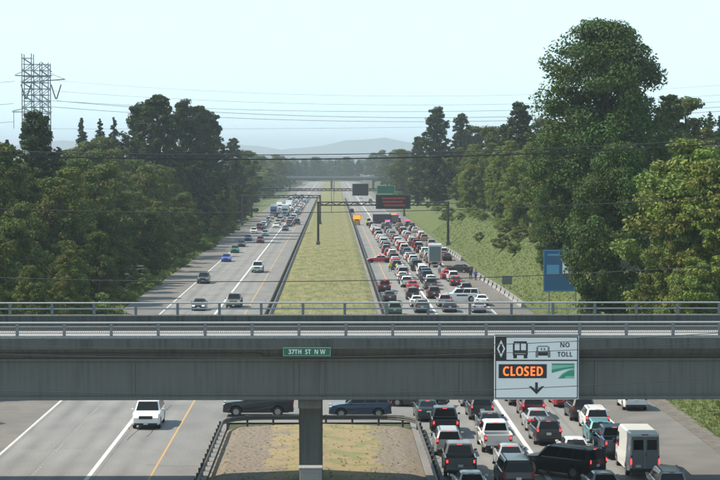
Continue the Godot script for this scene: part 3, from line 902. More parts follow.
func build_trees() -> void:
	rng.seed = 77
	build_crowns()
	var kinds := ["olive_a", "olive_b", "olive_c", "olive_a", "olive_b"]
	# the wood beside the southbound lanes, row behind row
	var rows := [[-31.5, 11.0, 12.0, 132.0], [-38.5, 16.0, 12.0, 160.0], [-47.0, 19.0, 14.0, 215.0], [-58.0, 21.5, 17.0, 290.0]]
	var told := ["front edge", "second rank", "third rank", "back rank"]
	var look := {"olive_a": "full olive-green", "olive_b": "darker olive", "olive_c": "yellowish olive"}
	for k in 4:
		var d: float = rows[k][3]
		while d < 660.0:
			var high: float = rows[k][1] * rng.randf_range(0.8, 1.22)
			if k == 0 and d > 380.0 and rng.randf() < 0.45:
				high *= 0.5
			var grown := clampf((d - 110.0) / 160.0, 0.75, 1.0)
			var kind: String = kinds[rng.randi() % 5]
			var size := "short" if high < rows[k][1] * 0.88 else ("tall" if high > rows[k][1] * 1.08 else "middling")
			tree(kind, rows[k][0] + rng.randf_range(-2.0, 2.0), d, high * grown, rng.randf_range(0.85, 1.12), "%s %s tree, %s of the southbound wood, %s" % [size, look[kind], told[k], mark(-1, d)], "trees of the southbound wood, %s" % told[k])
			d += rows[k][2] * rng.randf_range(0.75, 1.3)
	for q in SPECIAL:
		tree(q[0], q[1], q[2], q[3], q[4], q[5], q[6] if q.size() > 6 else "")
	# the northbound bank beyond the big trees
	var d := 285.0
	while d < 720.0:
		var kind: String = ["light_a", "light_b", "olive_c"][rng.randi() % 3]
		tree(kind, lerpf(38.0, 40.5, clampf((d - 262.0) / 200.0, 0, 1)) + rng.randf_range(-1.5, 2.0), d, rng.randf_range(13.0, 18.0), rng.randf_range(0.85, 1.15), "%s tree on top of the grass bank, %s" % [{"light_a": "round pale green", "light_b": "upright pale green", "olive_c": "yellowish olive"}[kind], mark(1, d)], "pale trees lining the grass bank")
		d += rng.randf_range(9.0, 14.0)
	d = 300.0
	while d < 800.0:
		var kind: String = ["olive_a", "dark_b", "olive_b", "dark_a"][rng.randi() % 4]
		tree(kind, rng.randf_range(48.0, 58.0), d, rng.randf_range(19.0, 25.0), rng.randf_range(0.9, 1.15), "%s tree behind the pale bank trees, %s" % [{"olive_a": "full olive-green", "olive_b": "darker olive", "dark_a": "broad dark", "dark_b": "slim dark"}[kind], mark(1, d)], "darker trees behind the grass bank")
		d += rng.randf_range(17.0, 26.0)
	d = 255.0
	while d < 640.0:
		var kind: String = ["bush_a", "bush_b"][rng.randi() % 2]
		tree(kind, rng.randf_range(29.5, 37.0), d, rng.randf_range(1.0, 2.6), rng.randf_range(0.9, 1.5), "%s shrub on the grass bank, %s" % ["pale" if kind == "bush_a" else "olive", mark(1, d)], "shrubs on the grass bank")
		d += rng.randf_range(7.0, 15.0)
	for q in [[-28.6, 288, 2.2], [-28.9, 300, 3.0], [-28.4, 352, 2.4], [-28.0, 420, 2.6], [-28.6, 432, 3.4], [-28.2, 447, 2.8], [-28.6, 500, 2.4], [-28.4, 520, 3.0], [-28.6, 545, 2.8], [-28.7, 262, 2.6], [-28.6, 240, 3.2]]:
		tree("bush_a", q[0], q[1], q[2], rng.randf_range(1.0, 1.5), "pale green shrub edging the southbound shoulder, %s" % mark(-1, q[1]), "shrubs at the edge of the southbound shoulder")
	for k in 22:
		tree(["bush_a", "bush_b"][k % 2], rng.randf_range(28.2, 36.0), rng.randf_range(122.0, 168.0), rng.randf_range(0.9, 2.6), rng.randf_range(0.9, 1.5), "low %s shrub on the verge beside the outer shoulder near the overpass" % ["pale", "olive"][k % 2], "shrubs on the northbound verge near the overpass")
	# groves far up the valley
	var far_kinds := ["olive_a", "olive_b", "dark_a", "dark_b", "fir_a", "light_a", "olive_c"]
	var far_look := ["full", "roundish", "tall dark", "slim dark", "pointed", "pale", "yellowish"]
	for k in 110:
		var q := 720.0 + 1180.0 * pow(rng.randf(), 0.8)
		var side := -1.0 if k % 2 else 1.0
		var x := side * lerpf(37.0, maxf(60.0, q * 0.052), pow(rng.randf(), 1.3))
		var n := rng.randi() % 7
		tree(far_kinds[n], x, q, rng.randf_range(13.0, 22.0) * (1.0 + maxf(0.0, q - 900.0) / 2600.0), rng.randf_range(0.95, 1.4), "%s hazy tree %s the far overpass on the %s side" % [far_look[n], "short of" if q < 1330.0 else "beyond", "southbound" if side < 0 else "northbound"], "far trees on the %s side" % ("southbound" if side < 0 else "northbound"))
	# the woods that close the valley read as one mass
	for n in 3:
		var K: Dictionary = crowns[["olive_a", "dark_a", "fir_a"][n]]
		var mm := MultiMesh.new()
		mm.transform_format = MultiMesh.TRANSFORM_3D
		mm.mesh = K.crown
		mm.instance_count = 130
		for i in 130:
			var q := 1930.0 + 1700.0 * pow(rng.randf(), 1.6)
			var x := rng.randf_range(-0.07, 0.065) * q
			var s: float = rng.randf_range(15.0, 25.0) / K.high
			mm.set_instance_transform(i, Transform3D(Basis(Vector3.UP, rng.randf() * TAU).scaled(Vector3(s * 1.3, s, s * 1.3)), Vector3(x, -0.5, -q)))
		var o := MultiMeshInstance3D.new()
		o.name = ["distant_wood", "distant_poplar_wood", "distant_conifer_wood"][n]
		o.multimesh = mm
		o.material_override = K.mat
		add_child(o)
		o.set_meta("kind", "stuff")
		o.set_meta("label", "hazy %s wood closing the valley far beyond the overpasses" % ["round-crowned", "dark upright", "pointed conifer"][n])
		o.set_meta("category", "wood")


const SPECIAL := [
	["dark_a", -45.6, 300.0, 28.3, 1.00, "dark dense tree standing in front of the lattice power tower"],
	["fir_b", -55.1, 330.0, 23.7, 1.00, "pale pointed tree at the outer edge of the wood"],
	["fir_b", -58.9, 420.0, 23.0, 1.00, "small conifer beside the dark tree below the power tower"],
	["fir_b", -67.0, 520.0, 31.7, 1.00, "first of three slim conifers between power tower and tall dark trees"],
	["fir_a", -63.4, 530.0, 31.7, 0.90, "second of three slim conifers between power tower and tall dark trees"],
	["fir_b", -58.5, 520.0, 31.7, 0.90, "third of three slim conifers next to the tall dark trees"],
	["dark_a", -46.6, 470.0, 35.0, 1.10, "tall dark tree rising above the wood, broadest of its clump"],
	["dark_b", -41.3, 460.0, 36.5, 1.25, "tallest dark tree of the clump rising above the wood"],
	["dark_a", -37.2, 480.0, 36.0, 1.00, "tall dark tree in the middle of the clump above the wood"],
	["dark_b", -34.4, 500.0, 35.1, 1.00, "tall dark slender tree near the end of the clump above the wood"],
	["dark_a", -32.3, 520.0, 33.9, 0.90, "last tall dark tree of the clump above the wood"],
	["dark_b", -31.9, 620.0, 28.0, 1.00, "dark tree at the far end of the wood by the sign gantry"],
	["olive_b", -30.8, 680.0, 23.5, 1.00, "hazy dark tree behind the sign gantry beside the southbound lanes"],
	["giant", 35.7, 258.0, 32.0, 1.08, "giant dark green tree, tallest of all, behind the blue service sign"],
	["maple", 29.8, 204.0, 19.3, 0.78, "broad dark green maple covering part of the blue service sign"],
	["maple", 30.4, 257.0, 14.6, 0.80, "dark green maple just behind the blue service sign"],
	["light_a", 32.8, 300.0, 11.1, 0.80, "pale green tree squeezed against the giant tree on the bank"],
	["light_a", 34.3, 186.0, 19.3, 1.15, "bright yellow-green tree next to the broad maple"],
	["light_b", 34.7, 176.0, 17.9, 1.10, "yellow-green tree in front of the bluish conifers"],
	["olive_c", 31.2, 178.0, 14.0, 0.80, "small olive tree between the maple and the yellow-green tree"],
	["fir_a", 77.6, 430.0, 18.5, 1.00, "bluish conifer peeping over the yellow-green tree", "bluish conifers on the hill"],
	["fir_b", 82.6, 440.0, 20.0, 1.10, "bluish conifer peeping over the yellow-green tree", "bluish conifers on the hill"],
	["fir_a", 87.5, 450.0, 21.6, 1.10, "bluish conifer peeping over the yellow-green tree", "bluish conifers on the hill"],
	["fir_b", 88.8, 445.0, 20.4, 1.10, "bluish conifer peeping over the yellow-green tree", "bluish conifers on the hill"],
	["dark_a", 41.6, 430.0, 26.4, 1.10, "tall dark tree behind the pale bank trees, beside the giant tree"],
	["dark_b", 41.7, 470.0, 22.4, 1.10, "shorter dark tree near the giant tree behind the pale bank trees"],
	["olive_b", 40.4, 500.0, 21.5, 1.10, "dull green tree between the tall poplars and the giant tree"],
	["dark_a", 31.8, 600.0, 31.4, 1.15, "tall dark poplar at the end of the grass bank"],
	["dark_b", 42.2, 640.0, 29.3, 1.10, "second dark poplar behind the first at the end of the grass bank"],
	["dark_b", 30.6, 700.0, 25.4, 1.00, "lower dark tree beside the tall poplar by the black gantry sign"],
	["olive_a", 29.1, 820.0, 23.2, 1.00, "hazy tree beside the tall dark poplars"],
	["light_a", 35.3, 500.0, 11.9, 0.90, "pale green round tree above the gantry post on the bank"],
	["light_b", 36.2, 420.0, 14.9, 0.90, "pale yellow-green upright tree in the middle of the bank"],
	["light_a", 35.2, 365.0, 13.1, 0.95, "pale green full tree above the blue service sign"],
	["olive_a", 30.3, 182.0, 8.7, 0.90, "low dense olive tree under the yellow-green tree"],
	["light_a", 32.1, 172.0, 9.3, 1.10, "low pale tree under the yellow-green tree"],
]


# ---------------------------------------------------------------- overpass
func rail_bar(x0: float, x1: float, y: float, d: float, size: Vector2) -> ArrayMesh:
	var m := MB.new()
	m.bevel_box(Vector3((x0 + x1) / 2, y, -d), Vector3(x1 - x0, size.y, size.x), minf(size.x, size.y) * 0.25)
	return m.mesh()


func build_overpass() -> void:
	var t := thing("overpass", "grey concrete girder overpass with metal railings crossing above the freeway", "overpass", Vector3(0, 0, 0))
	var x0 := -52.0
	var x1 := 52.0
	var near := 105.0
	var far := 117.8
	var b := MB.new()   # slab: fascia and sloped soffit
	var prof := [[near, 9.4], [near, 8.86], [near + 0.75, 8.3], [far - 0.75, 8.3], [far, 8.86], [far, 9.0], [near + 3.3, 9.0], [near + 3.3, 9.4]]
	for i in prof.size():
		var p: Array = prof[i]
		var q: Array = prof[(i + 1) % prof.size()]
		b.quad_out(Vector3(x0, p[1], -p[0]), Vector3(x1, p[1], -p[0]), Vector3(x1, q[1], -q[0]), Vector3(x0, q[1], -q[0]), Vector3(0, 8.7, -106.6))
	part("deck_slab", b.mesh(), M.stained_shaded_concrete, t)
	part("deck_surface", bx(Vector3(0, 9.03, -112.7), Vector3(x1 - x0, 0.07, 8.6), 0.01), M.deck_asphalt, t)
	part("sidewalk", bx(Vector3(0, 9.49, -106.65), Vector3(x1 - x0, 0.17, 3.2), 0.03), M.walk_concrete, t)
	part("parapet", bx(Vector3(0, 9.37, -117.4), Vector3(x1 - x0, 0.76, 0.7), 0.03), M.stained_shaded_concrete, t)  # shade on its inner face is painted by the darker concrete
	# girders: web, top and bottom flange
	var g := MB.new()
	var w := 1.0
	g.bevel_box(Vector3(0, 7.15, 0), Vector3(x1 - x0, 2.24, 0.28), 0.02)
	g.bevel_box(Vector3(0, 8.2, 0), Vector3(x1 - x0, 0.16, 0.62), 0.02)
	g.bevel_box(Vector3(0, 6.1, 0), Vector3(x1 - x0, 0.2, 0.72), 0.03)
	var gm := g.mesh()
	for d in [106.0, 108.8, 111.4, 114.1, 116.8]:
		var gi := part("girder", gm, M.concrete, t, Vector3(0, 0, -d))
		if d < 107.0:
			for x in [-26.0, -18.4, -10.9, -2.0, -0.62, 7.0, 14.4, 22.0]:
				part("stiffener", bx(Vector3(x, 7.15, 0.17), Vector3(0.16 if absf(x + 1.3) > 1.0 else 0.26, 1.86, 0.06), 0.015), M.concrete, gi)
	# piers
	for x in [-30.5, -1.27, 29.5]:
		part("pier_cap", bx(Vector3(x, 5.72, -111.4), Vector3(1.3, 0.55, 10.6), 0.05), M.concrete, t)
		for d in [109.6, 114.2]:
			var c := MB.new()
			c.bevel_box(Vector3(x, 2.45, -d), Vector3(1.3, 6.0, 1.3), 0.12)
			part("column", c.mesh(), M.concrete, t)
	# near railing: posts, two bars, pickets
	var r1 := part("railing", rail_bar(x0, x1, 10.28, near + 0.18, Vector2(0.14, 0.1)), M.rail_metal, t)
	part("middle_bar", rail_bar(x0, x1, 10.08, near + 0.18, Vector2(0.06, 0.07)), M.rail_metal, r1)
	part("bottom_bar", rail_bar(x0, x1, 9.72, near + 0.18, Vector2(0.05, 0.05)), M.rail_metal, r1)
	var pm := bx(Vector3(0, 9.93, 0), Vector3(0.16, 0.72, 0.14), 0.02)
	var k := -20
	while k <= 20:
		var x := -1.85 + k * 2.545
		if x > x0 and x < x1:
			part("post", pm, M.steel_grey, r1, Vector3(x, 0, -near - 0.18))
		k += 1
	var pk := MB.new()
	var px := x0
	while px < x1:
		pk.box(Vector3(px, 9.9, -near - 0.18), Vector3(0.018, 0.34, 0.018))
		px += 0.115
	var pickets := part("picket", pk.mesh(), M.steel_grey, r1)
	pickets.set_meta("kind", "stuff")
	# far railing
	var r2 := part("railing", rail_bar(x0, x1, 10.47, 117.4, Vector2(0.14, 0.09)), M.rail_metal, t)
	part("middle_bar", rail_bar(x0, x1, 10.12, 117.4, Vector2(0.09, 0.09)), M.rail_metal, r2)
	k = -19
	while k <= 19:
		part("post", bx(Vector3(0, 10.1, 0), Vector3(0.16, 0.74, 0.14), 0.02) if k == -19 else r2.get_child(1).mesh, M.steel_grey, r2, Vector3(-1.82 + k * 2.53, 0, -117.4))
		k += 1
	# conduit along the fascia
	var cd := MB.new()
	cd.path([Vector3(x0, 8.62, -105.2), Vector3(-4.0, 8.6, -105.2), Vector3(-3.8, 8.42, -105.35), Vector3(x1, 8.4, -105.35)], 0.035, 6)
	part("conduit", cd.mesh(), M.steel_dark, t)
	for s in [-1.0, 1.0]:
		part("abutment", bx(Vector3(s * 50.0, 3.6, -111.4), Vector3(4.0, 9.0, 12.4), 0.1), M.concrete, t)
	# name sign and toll sign hang on the fascia
	var sg := thing("street_sign", "small green street name sign on the overpass fascia", "sign", Vector3(-1.42, 8.72, -104.93))
	part("panel", bx(Vector3.ZERO, Vector3(2.6, 0.5, 0.04), 0.01), M.sign_green, sg)
	part("border", frame_mesh(2.56, 0.46, 0.025, 0.006), M.logo_mint, sg, Vector3(0, 0, 0.021))
	lettering("lettering", "37TH  ST  N W", 2.0, 0.26, M.sign_white, sg, Vector3(0, 0, 0.022))
	build_toll_sign()
	var cb := thing("utility_cabinet", "small grey metal cabinet in front of the overpass pier", "cabinet", Vector3(-1.2, 0.5, -103.6))
	part("case", bx(Vector3(0, 1.05, 0), Vector3(1.2, 2.1, 0.7), 0.04), M.steel_grey, cb)
	part("door", bx(Vector3(0, 1.1, 0.36), Vector3(0.9, 1.5, 0.03), 0.01), M.steel_grey, cb)
	part("lid", bx(Vector3(0, 2.13, 0), Vector3(1.3, 0.1, 0.8), 0.03), M.walk_concrete, cb)
	part("plinth", bx(Vector3(0, 0.12, 0), Vector3(1.4, 0.9, 0.9), 0.03), M.walk_concrete, cb)


func frame_mesh(w: float, h: float, t: float, deep: float) -> ArrayMesh:
	var m := MB.new()
	for s in [-1.0, 1.0]:
		m.box(Vector3(0, s * (h / 2 - t / 2), deep / 2), Vector3(w, t, deep))
		m.box(Vector3(s * (w / 2 - t / 2), 0, deep / 2), Vector3(t, h - 2 * t, deep))
	return m.mesh()


func lettering(called: String, words: String, w: float, h: float, m: Material, parent: Node3D, at: Vector3, mono := false) -> void:
	var f := SystemFont.new()
	f.font_names = PackedStringArray(["Droid Sans Mono" if mono else "Droid Sans"])
	f.font_weight = 500 if mono else 700
	var t := TextMesh.new()
	t.text = words
	t.font = f
	t.font_size = 64
	t.pixel_size = 0.01
	t.depth = 0.02
	var a := t.get_aabb()
	var o := part(called, t, m, parent, at)
	o.scale = Vector3(w / maxf(a.size.x, 0.01), h / maxf(a.size.y, 0.01), 0.5)
	o.position = at - Vector3(o.scale.x * (a.position.x + a.size.x / 2), o.scale.y * (a.position.y + a.size.y / 2), -0.006)


func flat_shape(points: Array, deep: float) -> ArrayMesh:
	# an outline in x, y cut from a thin plate
	var poly := PackedVector2Array()
	for p in points:
		poly.append(Vector2(p[0], p[1]))
	var m := MB.new()
	var tr := Geometry2D.triangulate_polygon(poly)
	for i in range(0, tr.size(), 3):
		var q := []
		for k in 3:
			q.append(Vector3(poly[tr[i + k]].x, poly[tr[i + k]].y, deep))
		m.tri_out(q[0], q[1], q[2], q[0] - Vector3(0, 0, 5))
	var n := poly.size()
	for i in n:
		var a := poly[i]
		var b := poly[(i + 1) % n]
		m.quad(Vector3(a.x, a.y, 0), Vector3(b.x, b.y, 0), Vector3(b.x, b.y, deep), Vector3(a.x, a.y, deep))
	return m.mesh()


func build_toll_sign() -> void:
	# 4.55 m wide, 3.4 m tall, hung on the overpass over the inner northbound lanes
	var t := thing("toll_lane_sign", "large white toll lane sign with lit CLOSED panel hung on the overpass", "sign", Vector3(11.03, 7.86, -104.72))
	part("panel", bx(Vector3(0, 0, -0.03), Vector3(4.58, 3.46, 0.06), 0.015), M.sign_white, t)
	part("border", frame_mesh(4.5, 3.38, 0.055, 0.006), M.sign_black, t, Vector3(0, 0, 0.0))
	var w := 4.55
	var px := func(x: float, y: float) -> Vector3: return Vector3((x / 370.0 - 0.5) * w, (0.5 - y / 278.0) * 3.4, 0.0)
	var rect := func(called: String, xa: float, ya: float, xb: float, yb: float, m: Material, lift := 0.006) -> MeshInstance3D:
		var a: Vector3 = px.call(xa, ya)
		var b: Vector3 = px.call(xb, yb)
		return part(called, bx(Vector3((a.x + b.x) / 2, (a.y + b.y) / 2, lift / 2 + 0.001), Vector3(absf(b.x - a.x), absf(b.y - a.y), lift), 0.002), m, t)
	rect.call("black_patch", 5, 5, 52, 104, M.sign_black, 0.008)
	var dia := []
	for q in [[28, 16], [46, 55], [28, 94], [10, 55]]:
		var p: Vector3 = px.call(q[0], q[1])
		dia.append([p.x, p.y])
	part("diamond", flat_shape(dia, 0.004), M.sign_white, t, Vector3(0, 0, 0.0095))
	var din := []
	for q in [[28, 31], [39, 55], [28, 79], [17, 55]]:
		var p: Vector3 = px.call(q[0], q[1])
		din.append([p.x, p.y])
	part("diamond_centre", flat_shape(din, 0.004), M.sign_black, t, Vector3(0, 0, 0.0145))
	rect.call("divider", 5, 104, 366, 110, M.sign_black, 0.007)
	# bus pictogram
	rect.call("bus_symbol", 84, 22, 142, 30, M.sign_black)
	rect.call("bus_symbol", 80, 30, 88, 78, M.sign_black)
	rect.call("bus_symbol", 138, 30, 146, 78, M.sign_black)
	rect.call("bus_symbol", 110, 30, 116, 64, M.sign_black)
	rect.call("bus_symbol", 88, 62, 138, 76, M.sign_black)
	rect.call("bus_symbol", 80, 78, 146, 84, M.sign_black)
	rect.call("bus_symbol", 82, 84, 98, 98, M.sign_black)
	rect.call("bus_symbol", 128, 84, 144, 98, M.sign_black)
	# carpool pictogram
	rect.call("car_symbol", 190, 42, 236, 47, M.steel_grey)
	rect.call("car_symbol", 184, 47, 192, 66, M.steel_grey)
	rect.call("car_symbol", 234, 47, 242, 66, M.steel_grey)
	rect.call("car_symbol", 203, 52, 210, 62, M.steel_grey)
	rect.call("car_symbol", 216, 52, 223, 62, M.steel_grey)
	rect.call("car_symbol", 180, 66, 246, 71, M.steel_grey)
	rect.call("car_symbol", 192, 71, 234, 86, M.sign_black)
	rect.call("car_symbol", 180, 71, 192, 94, M.steel_grey)
	rect.call("car_symbol", 234, 71, 246, 94, M.steel_grey)
	lettering("lettering", "NO", 0.5, 0.27, M.sign_black, t, px.call(310, 38))
	lettering("lettering", "TOLL", 0.82, 0.27, M.sign_black, t, px.call(310, 80))
	rect.call("led_panel", 18, 124, 230, 186, M.sign_black, 0.02)
	lettering("led_text", "CLOSED", 2.16, 0.52, M.led_orange, t, px.call(125, 155) + Vector3(0, 0, 0.02))
	# toll pass emblem
	rect.call("emblem", 252, 121, 352, 188, M.logo_mint, 0.006)
	rect.call("emblem_band", 252, 121, 352, 128, M.logo_green, 0.009)
	var shapes := [[[252, 148], [300, 140], [352, 133], [352, 141], [310, 146], [252, 162]], [[282, 188], [302, 168], [330, 153], [352, 150], [352, 177], [314, 177], [306, 188]]]
	for sh in shapes:
		var pts := []
		for q in sh:
			var p: Vector3 = px.call(q[0], q[1])
			pts.append([p.x, p.y])
		part("emblem_swoosh", flat_shape(pts, 0.004), M.logo_green, t, Vector3(0, 0, 0.008))
	var road := []
	for q in [[252, 164], [300, 152], [345, 143], [322, 152], [298, 166], [278, 188], [252, 188]]:
		var p: Vector3 = px.call(q[0], q[1])
		road.append([p.x, p.y])
	part("emblem_road", flat_shape(road, 0.003), M.sign_white, t, Vector3(0, 0, 0.0075))
	# down arrow
	var ar := []
	for q in [[179, 205], [191, 205], [191, 236], [207, 222], [220, 222], [185, 258], [150, 222], [163, 222], [179, 236]]:
		var p: Vector3 = px.call(q[0], q[1])
		ar.append([p.x, p.y])
	part("down_arrow", flat_shape(ar, 0.006), M.sign_black, t, Vector3(0, 0, 0.001))
	for x in [-1.8, 0.0, 1.8]:
		part("bracket", bx(Vector3(x, 0.35, -0.3), Vector3(0.1, 2.3, 0.42), 0.02), M.steel_dark, t)
	part("light_hood", bx(Vector3(0, 1.78, 0.0), Vector3(4.58, 0.08, 0.2), 0.02), M.steel_grey, t)


# ---------------------------------------------------------------- guardrails
func guardrail(pts: Array, side: float, label: String, m: Material, spacing := 1.9, singles := 120) -> void:
	# pts: [x, d] along the run; side +1 puts the beam on the +x side of the posts
	var t := thing("guardrail", label, "guardrail", Vector3.ZERO)
	var prof := [[0.0, 0.44], [0.07, 0.49], [0.07, 0.55], [0.015, 0.6], [0.07, 0.65], [0.07, 0.71], [0.0, 0.77]]
	var b := MB.new()
	var lefts := []
	for i in pts.size():
		var p := Vector2(pts[i][0], -pts[i][1])
		var a := Vector2(pts[maxi(i - 1, 0)][0], -pts[maxi(i - 1, 0)][1])
		var c := Vector2(pts[mini(i + 1, pts.size() - 1)][0], -pts[mini(i + 1, pts.size() - 1)][1])
		var d := (c - a).normalized()
		lefts.append([p, Vector2(-d.y, d.x) * side])
	for i in pts.size() - 1:
		for j in prof.size() - 1:
			for lay in [0.0, 0.012]:
				var q := []
				for k in [[i, j], [i + 1, j], [i + 1, j + 1], [i, j + 1]]:
					var e: Array = lefts[k[0]]
					var o: Vector2 = e[0] + e[1] * (0.13 + prof[k[1]][0] + lay)
					q.append(Vector3(o.x, prof[k[1]][1], o.y))
				b.quad(q[0], q[1], q[2], q[3])
		# the top edge's thickness
		var q2 := []
		for k in [[i, 0.0], [i + 1, 0.0], [i + 1, 0.07], [i, 0.07]]:
			var e: Array = lefts[k[0]]
			var o: Vector2 = e[0] + e[1] * (0.13 + k[1])
			q2.append(Vector3(o.x, 0.775, o.y))
		b.quad_out(q2[0], q2[1], q2[2], q2[3], q2[0] - Vector3(0, 3, 0))
	part("beam", b.mesh(), m, t)
	var pm := bx(Vector3(0, 0.3, 0), Vector3(0.15, 0.98, 0.2), 0.015)
	var rest := MB.new()
	var left := 0.0
	var n := 0
	for i in pts.size() - 1:
		var p := Vector2(pts[i][0], pts[i][1])
		var q := Vector2(pts[i + 1][0], pts[i + 1][1])
		var len := p.distance_to(q)
		while left < len:
			var o := p.lerp(q, left / len)
			if n < singles:
				part("post", pm, M.post_wood, t, Vector3(o.x, 0, -o.y))
			else:
				rest.box(Vector3(o.x, 0.3, -o.y), Vector3(0.15, 0.98, 0.2))
			n += 1
			left += spacing
		left -= len
	if rest.v.size():
		part("post_row", rest.mesh(), M.post_wood, t).set_meta("kind", "stuff")


func build_guardrails() -> void:
	var u := [[-7.95, 60.0], [-7.95, 120.0], [-7.95, 134.0]]
	for k in 7:
		var a := PI - k / 6.0 * PI / 2
		u.append([-5.0 + 2.95 * cos(a), 136.2 + 3.2 * sin(a)])
	for k in 7:
		var a := PI / 2 - k / 6.0 * PI / 2
		u.append([3.2 + 2.9 * cos(a), 136.2 + 3.2 * sin(a)])
	u.append_array([[6.1, 134.0], [6.15, 120.0], [6.15, 60.0]])
	guardrail(u, 1.0, "dark guardrail bent in a wide U round the bare median below the overpass", M.weathered_rail)
	guardrail([[-8.1, 158.0], [-8.1, 300.0], [-8.1, 600.0], [-8.1, 1000.0]], -1.0, "long dark guardrail between the grass median and the southbound lanes", M.weathered_rail)
	guardrail([[6.15, 158.0], [6.15, 300.0], [6.15, 600.0], [6.15, 1000.0]], 1.0, "long dark guardrail between the grass median and the northbound lanes", M.weathered_rail)
	# concrete barrier along the northbound shoulder
	for run in [[252.0, 318.0, "pale concrete barrier curving along the northbound shoulder beside the parked cars"], [372.0, 430.0, "short pale concrete barrier on the northbound shoulder beyond the box truck"]]:
		var t := thing("concrete_barrier", run[2], "barrier", Vector3.ZERO)
		var d: float = run[0]
		while d < run[1]:
			var x := 24.75 - 1.1 * pow((d - run[0]) / (run[1] - run[0]), 2.0)
			var m := MB.new()
			var pr := [[-0.3, 0.0], [-0.3, 0.1], [-0.12, 0.35], [-0.08, 0.81], [0.08, 0.81], [0.12, 0.35], [0.3, 0.1], [0.3, 0.0]]
			for i in pr.size():
				var p: Array = pr[i]
				var q: Array = pr[(i + 1) % pr.size()]
				m.quad_out(Vector3(p[0], p[1], -2.98), Vector3(q[0], q[1], -2.98), Vector3(q[0], q[1], 2.98), Vector3(p[0], p[1], 2.98), Vector3(0, 0.3, 0))
			for s in [-1.0, 1.0]:
				for i in range(1, pr.size() - 1):
					m.tri_out(Vector3(pr[0][0], pr[0][1], s * 2.98), Vector3(pr[i][0], pr[i][1], s * 2.98), Vector3(pr[i + 1][0], pr[i + 1][1], s * 2.98), Vector3(0, 0.3, 0))
			part("barrier_block", m.mesh(), M.barrier_concrete, t, Vector3(x, 0.0, -d - 3.0))
			d += 6.0


# ---------------------------------------------------------------- gantries, signs, towers, wires
func gantry(d: float, xa: float, xb: float, y: float, label: String) -> Node3D:
	var t := thing("sign_gantry", label, "gantry", Vector3(0, 0, -d))
	for x in [xa, xb]:
		var m := MB.new()
		m.tube(Vector3(x, -0.3, 0), Vector3(x, y + 0.5, 0), 0.3, 0.24, 10)
		part("post", m.mesh(), M.gantry_steel, t)
		part("footing", bx(Vector3(x, 0.2, 0), Vector3(0.9, 1.4, 0.9), 0.05), M.concrete, t)
	var b := MB.new()
	for k in [-0.35, 0.35]:
		for z in [-0.35, 0.35]:
			b.tube(Vector3(xa, y + k, z), Vector3(xb, y + k, z), 0.15, 0.15, 6)
	part("chord", b.mesh(), M.gantry_steel, t)
	var c := MB.new()
	var n := int((xb - xa) / 1.4)
	for i in n:
		var u := lerpf(xa, xb, float(i) / n)
		var v := lerpf(xa, xb, float(i + 1) / n)
		var s := 0.35 if i % 2 else -0.35
		c.tube(Vector3(u, y - s, 0.35), Vector3(v, y + s, 0.35), 0.09, 0.09, 5, false)
		c.tube(Vector3(u, y - s, -0.35), Vector3(v, y + s, -0.35), 0.09, 0.09, 5, false)
		c.tube(Vector3(u, y + s, -0.35), Vector3(v, y + s, 0.35), 0.09, 0.09, 5, false)
	part("lattice", c.mesh(), M.gantry_steel, t)
	return t


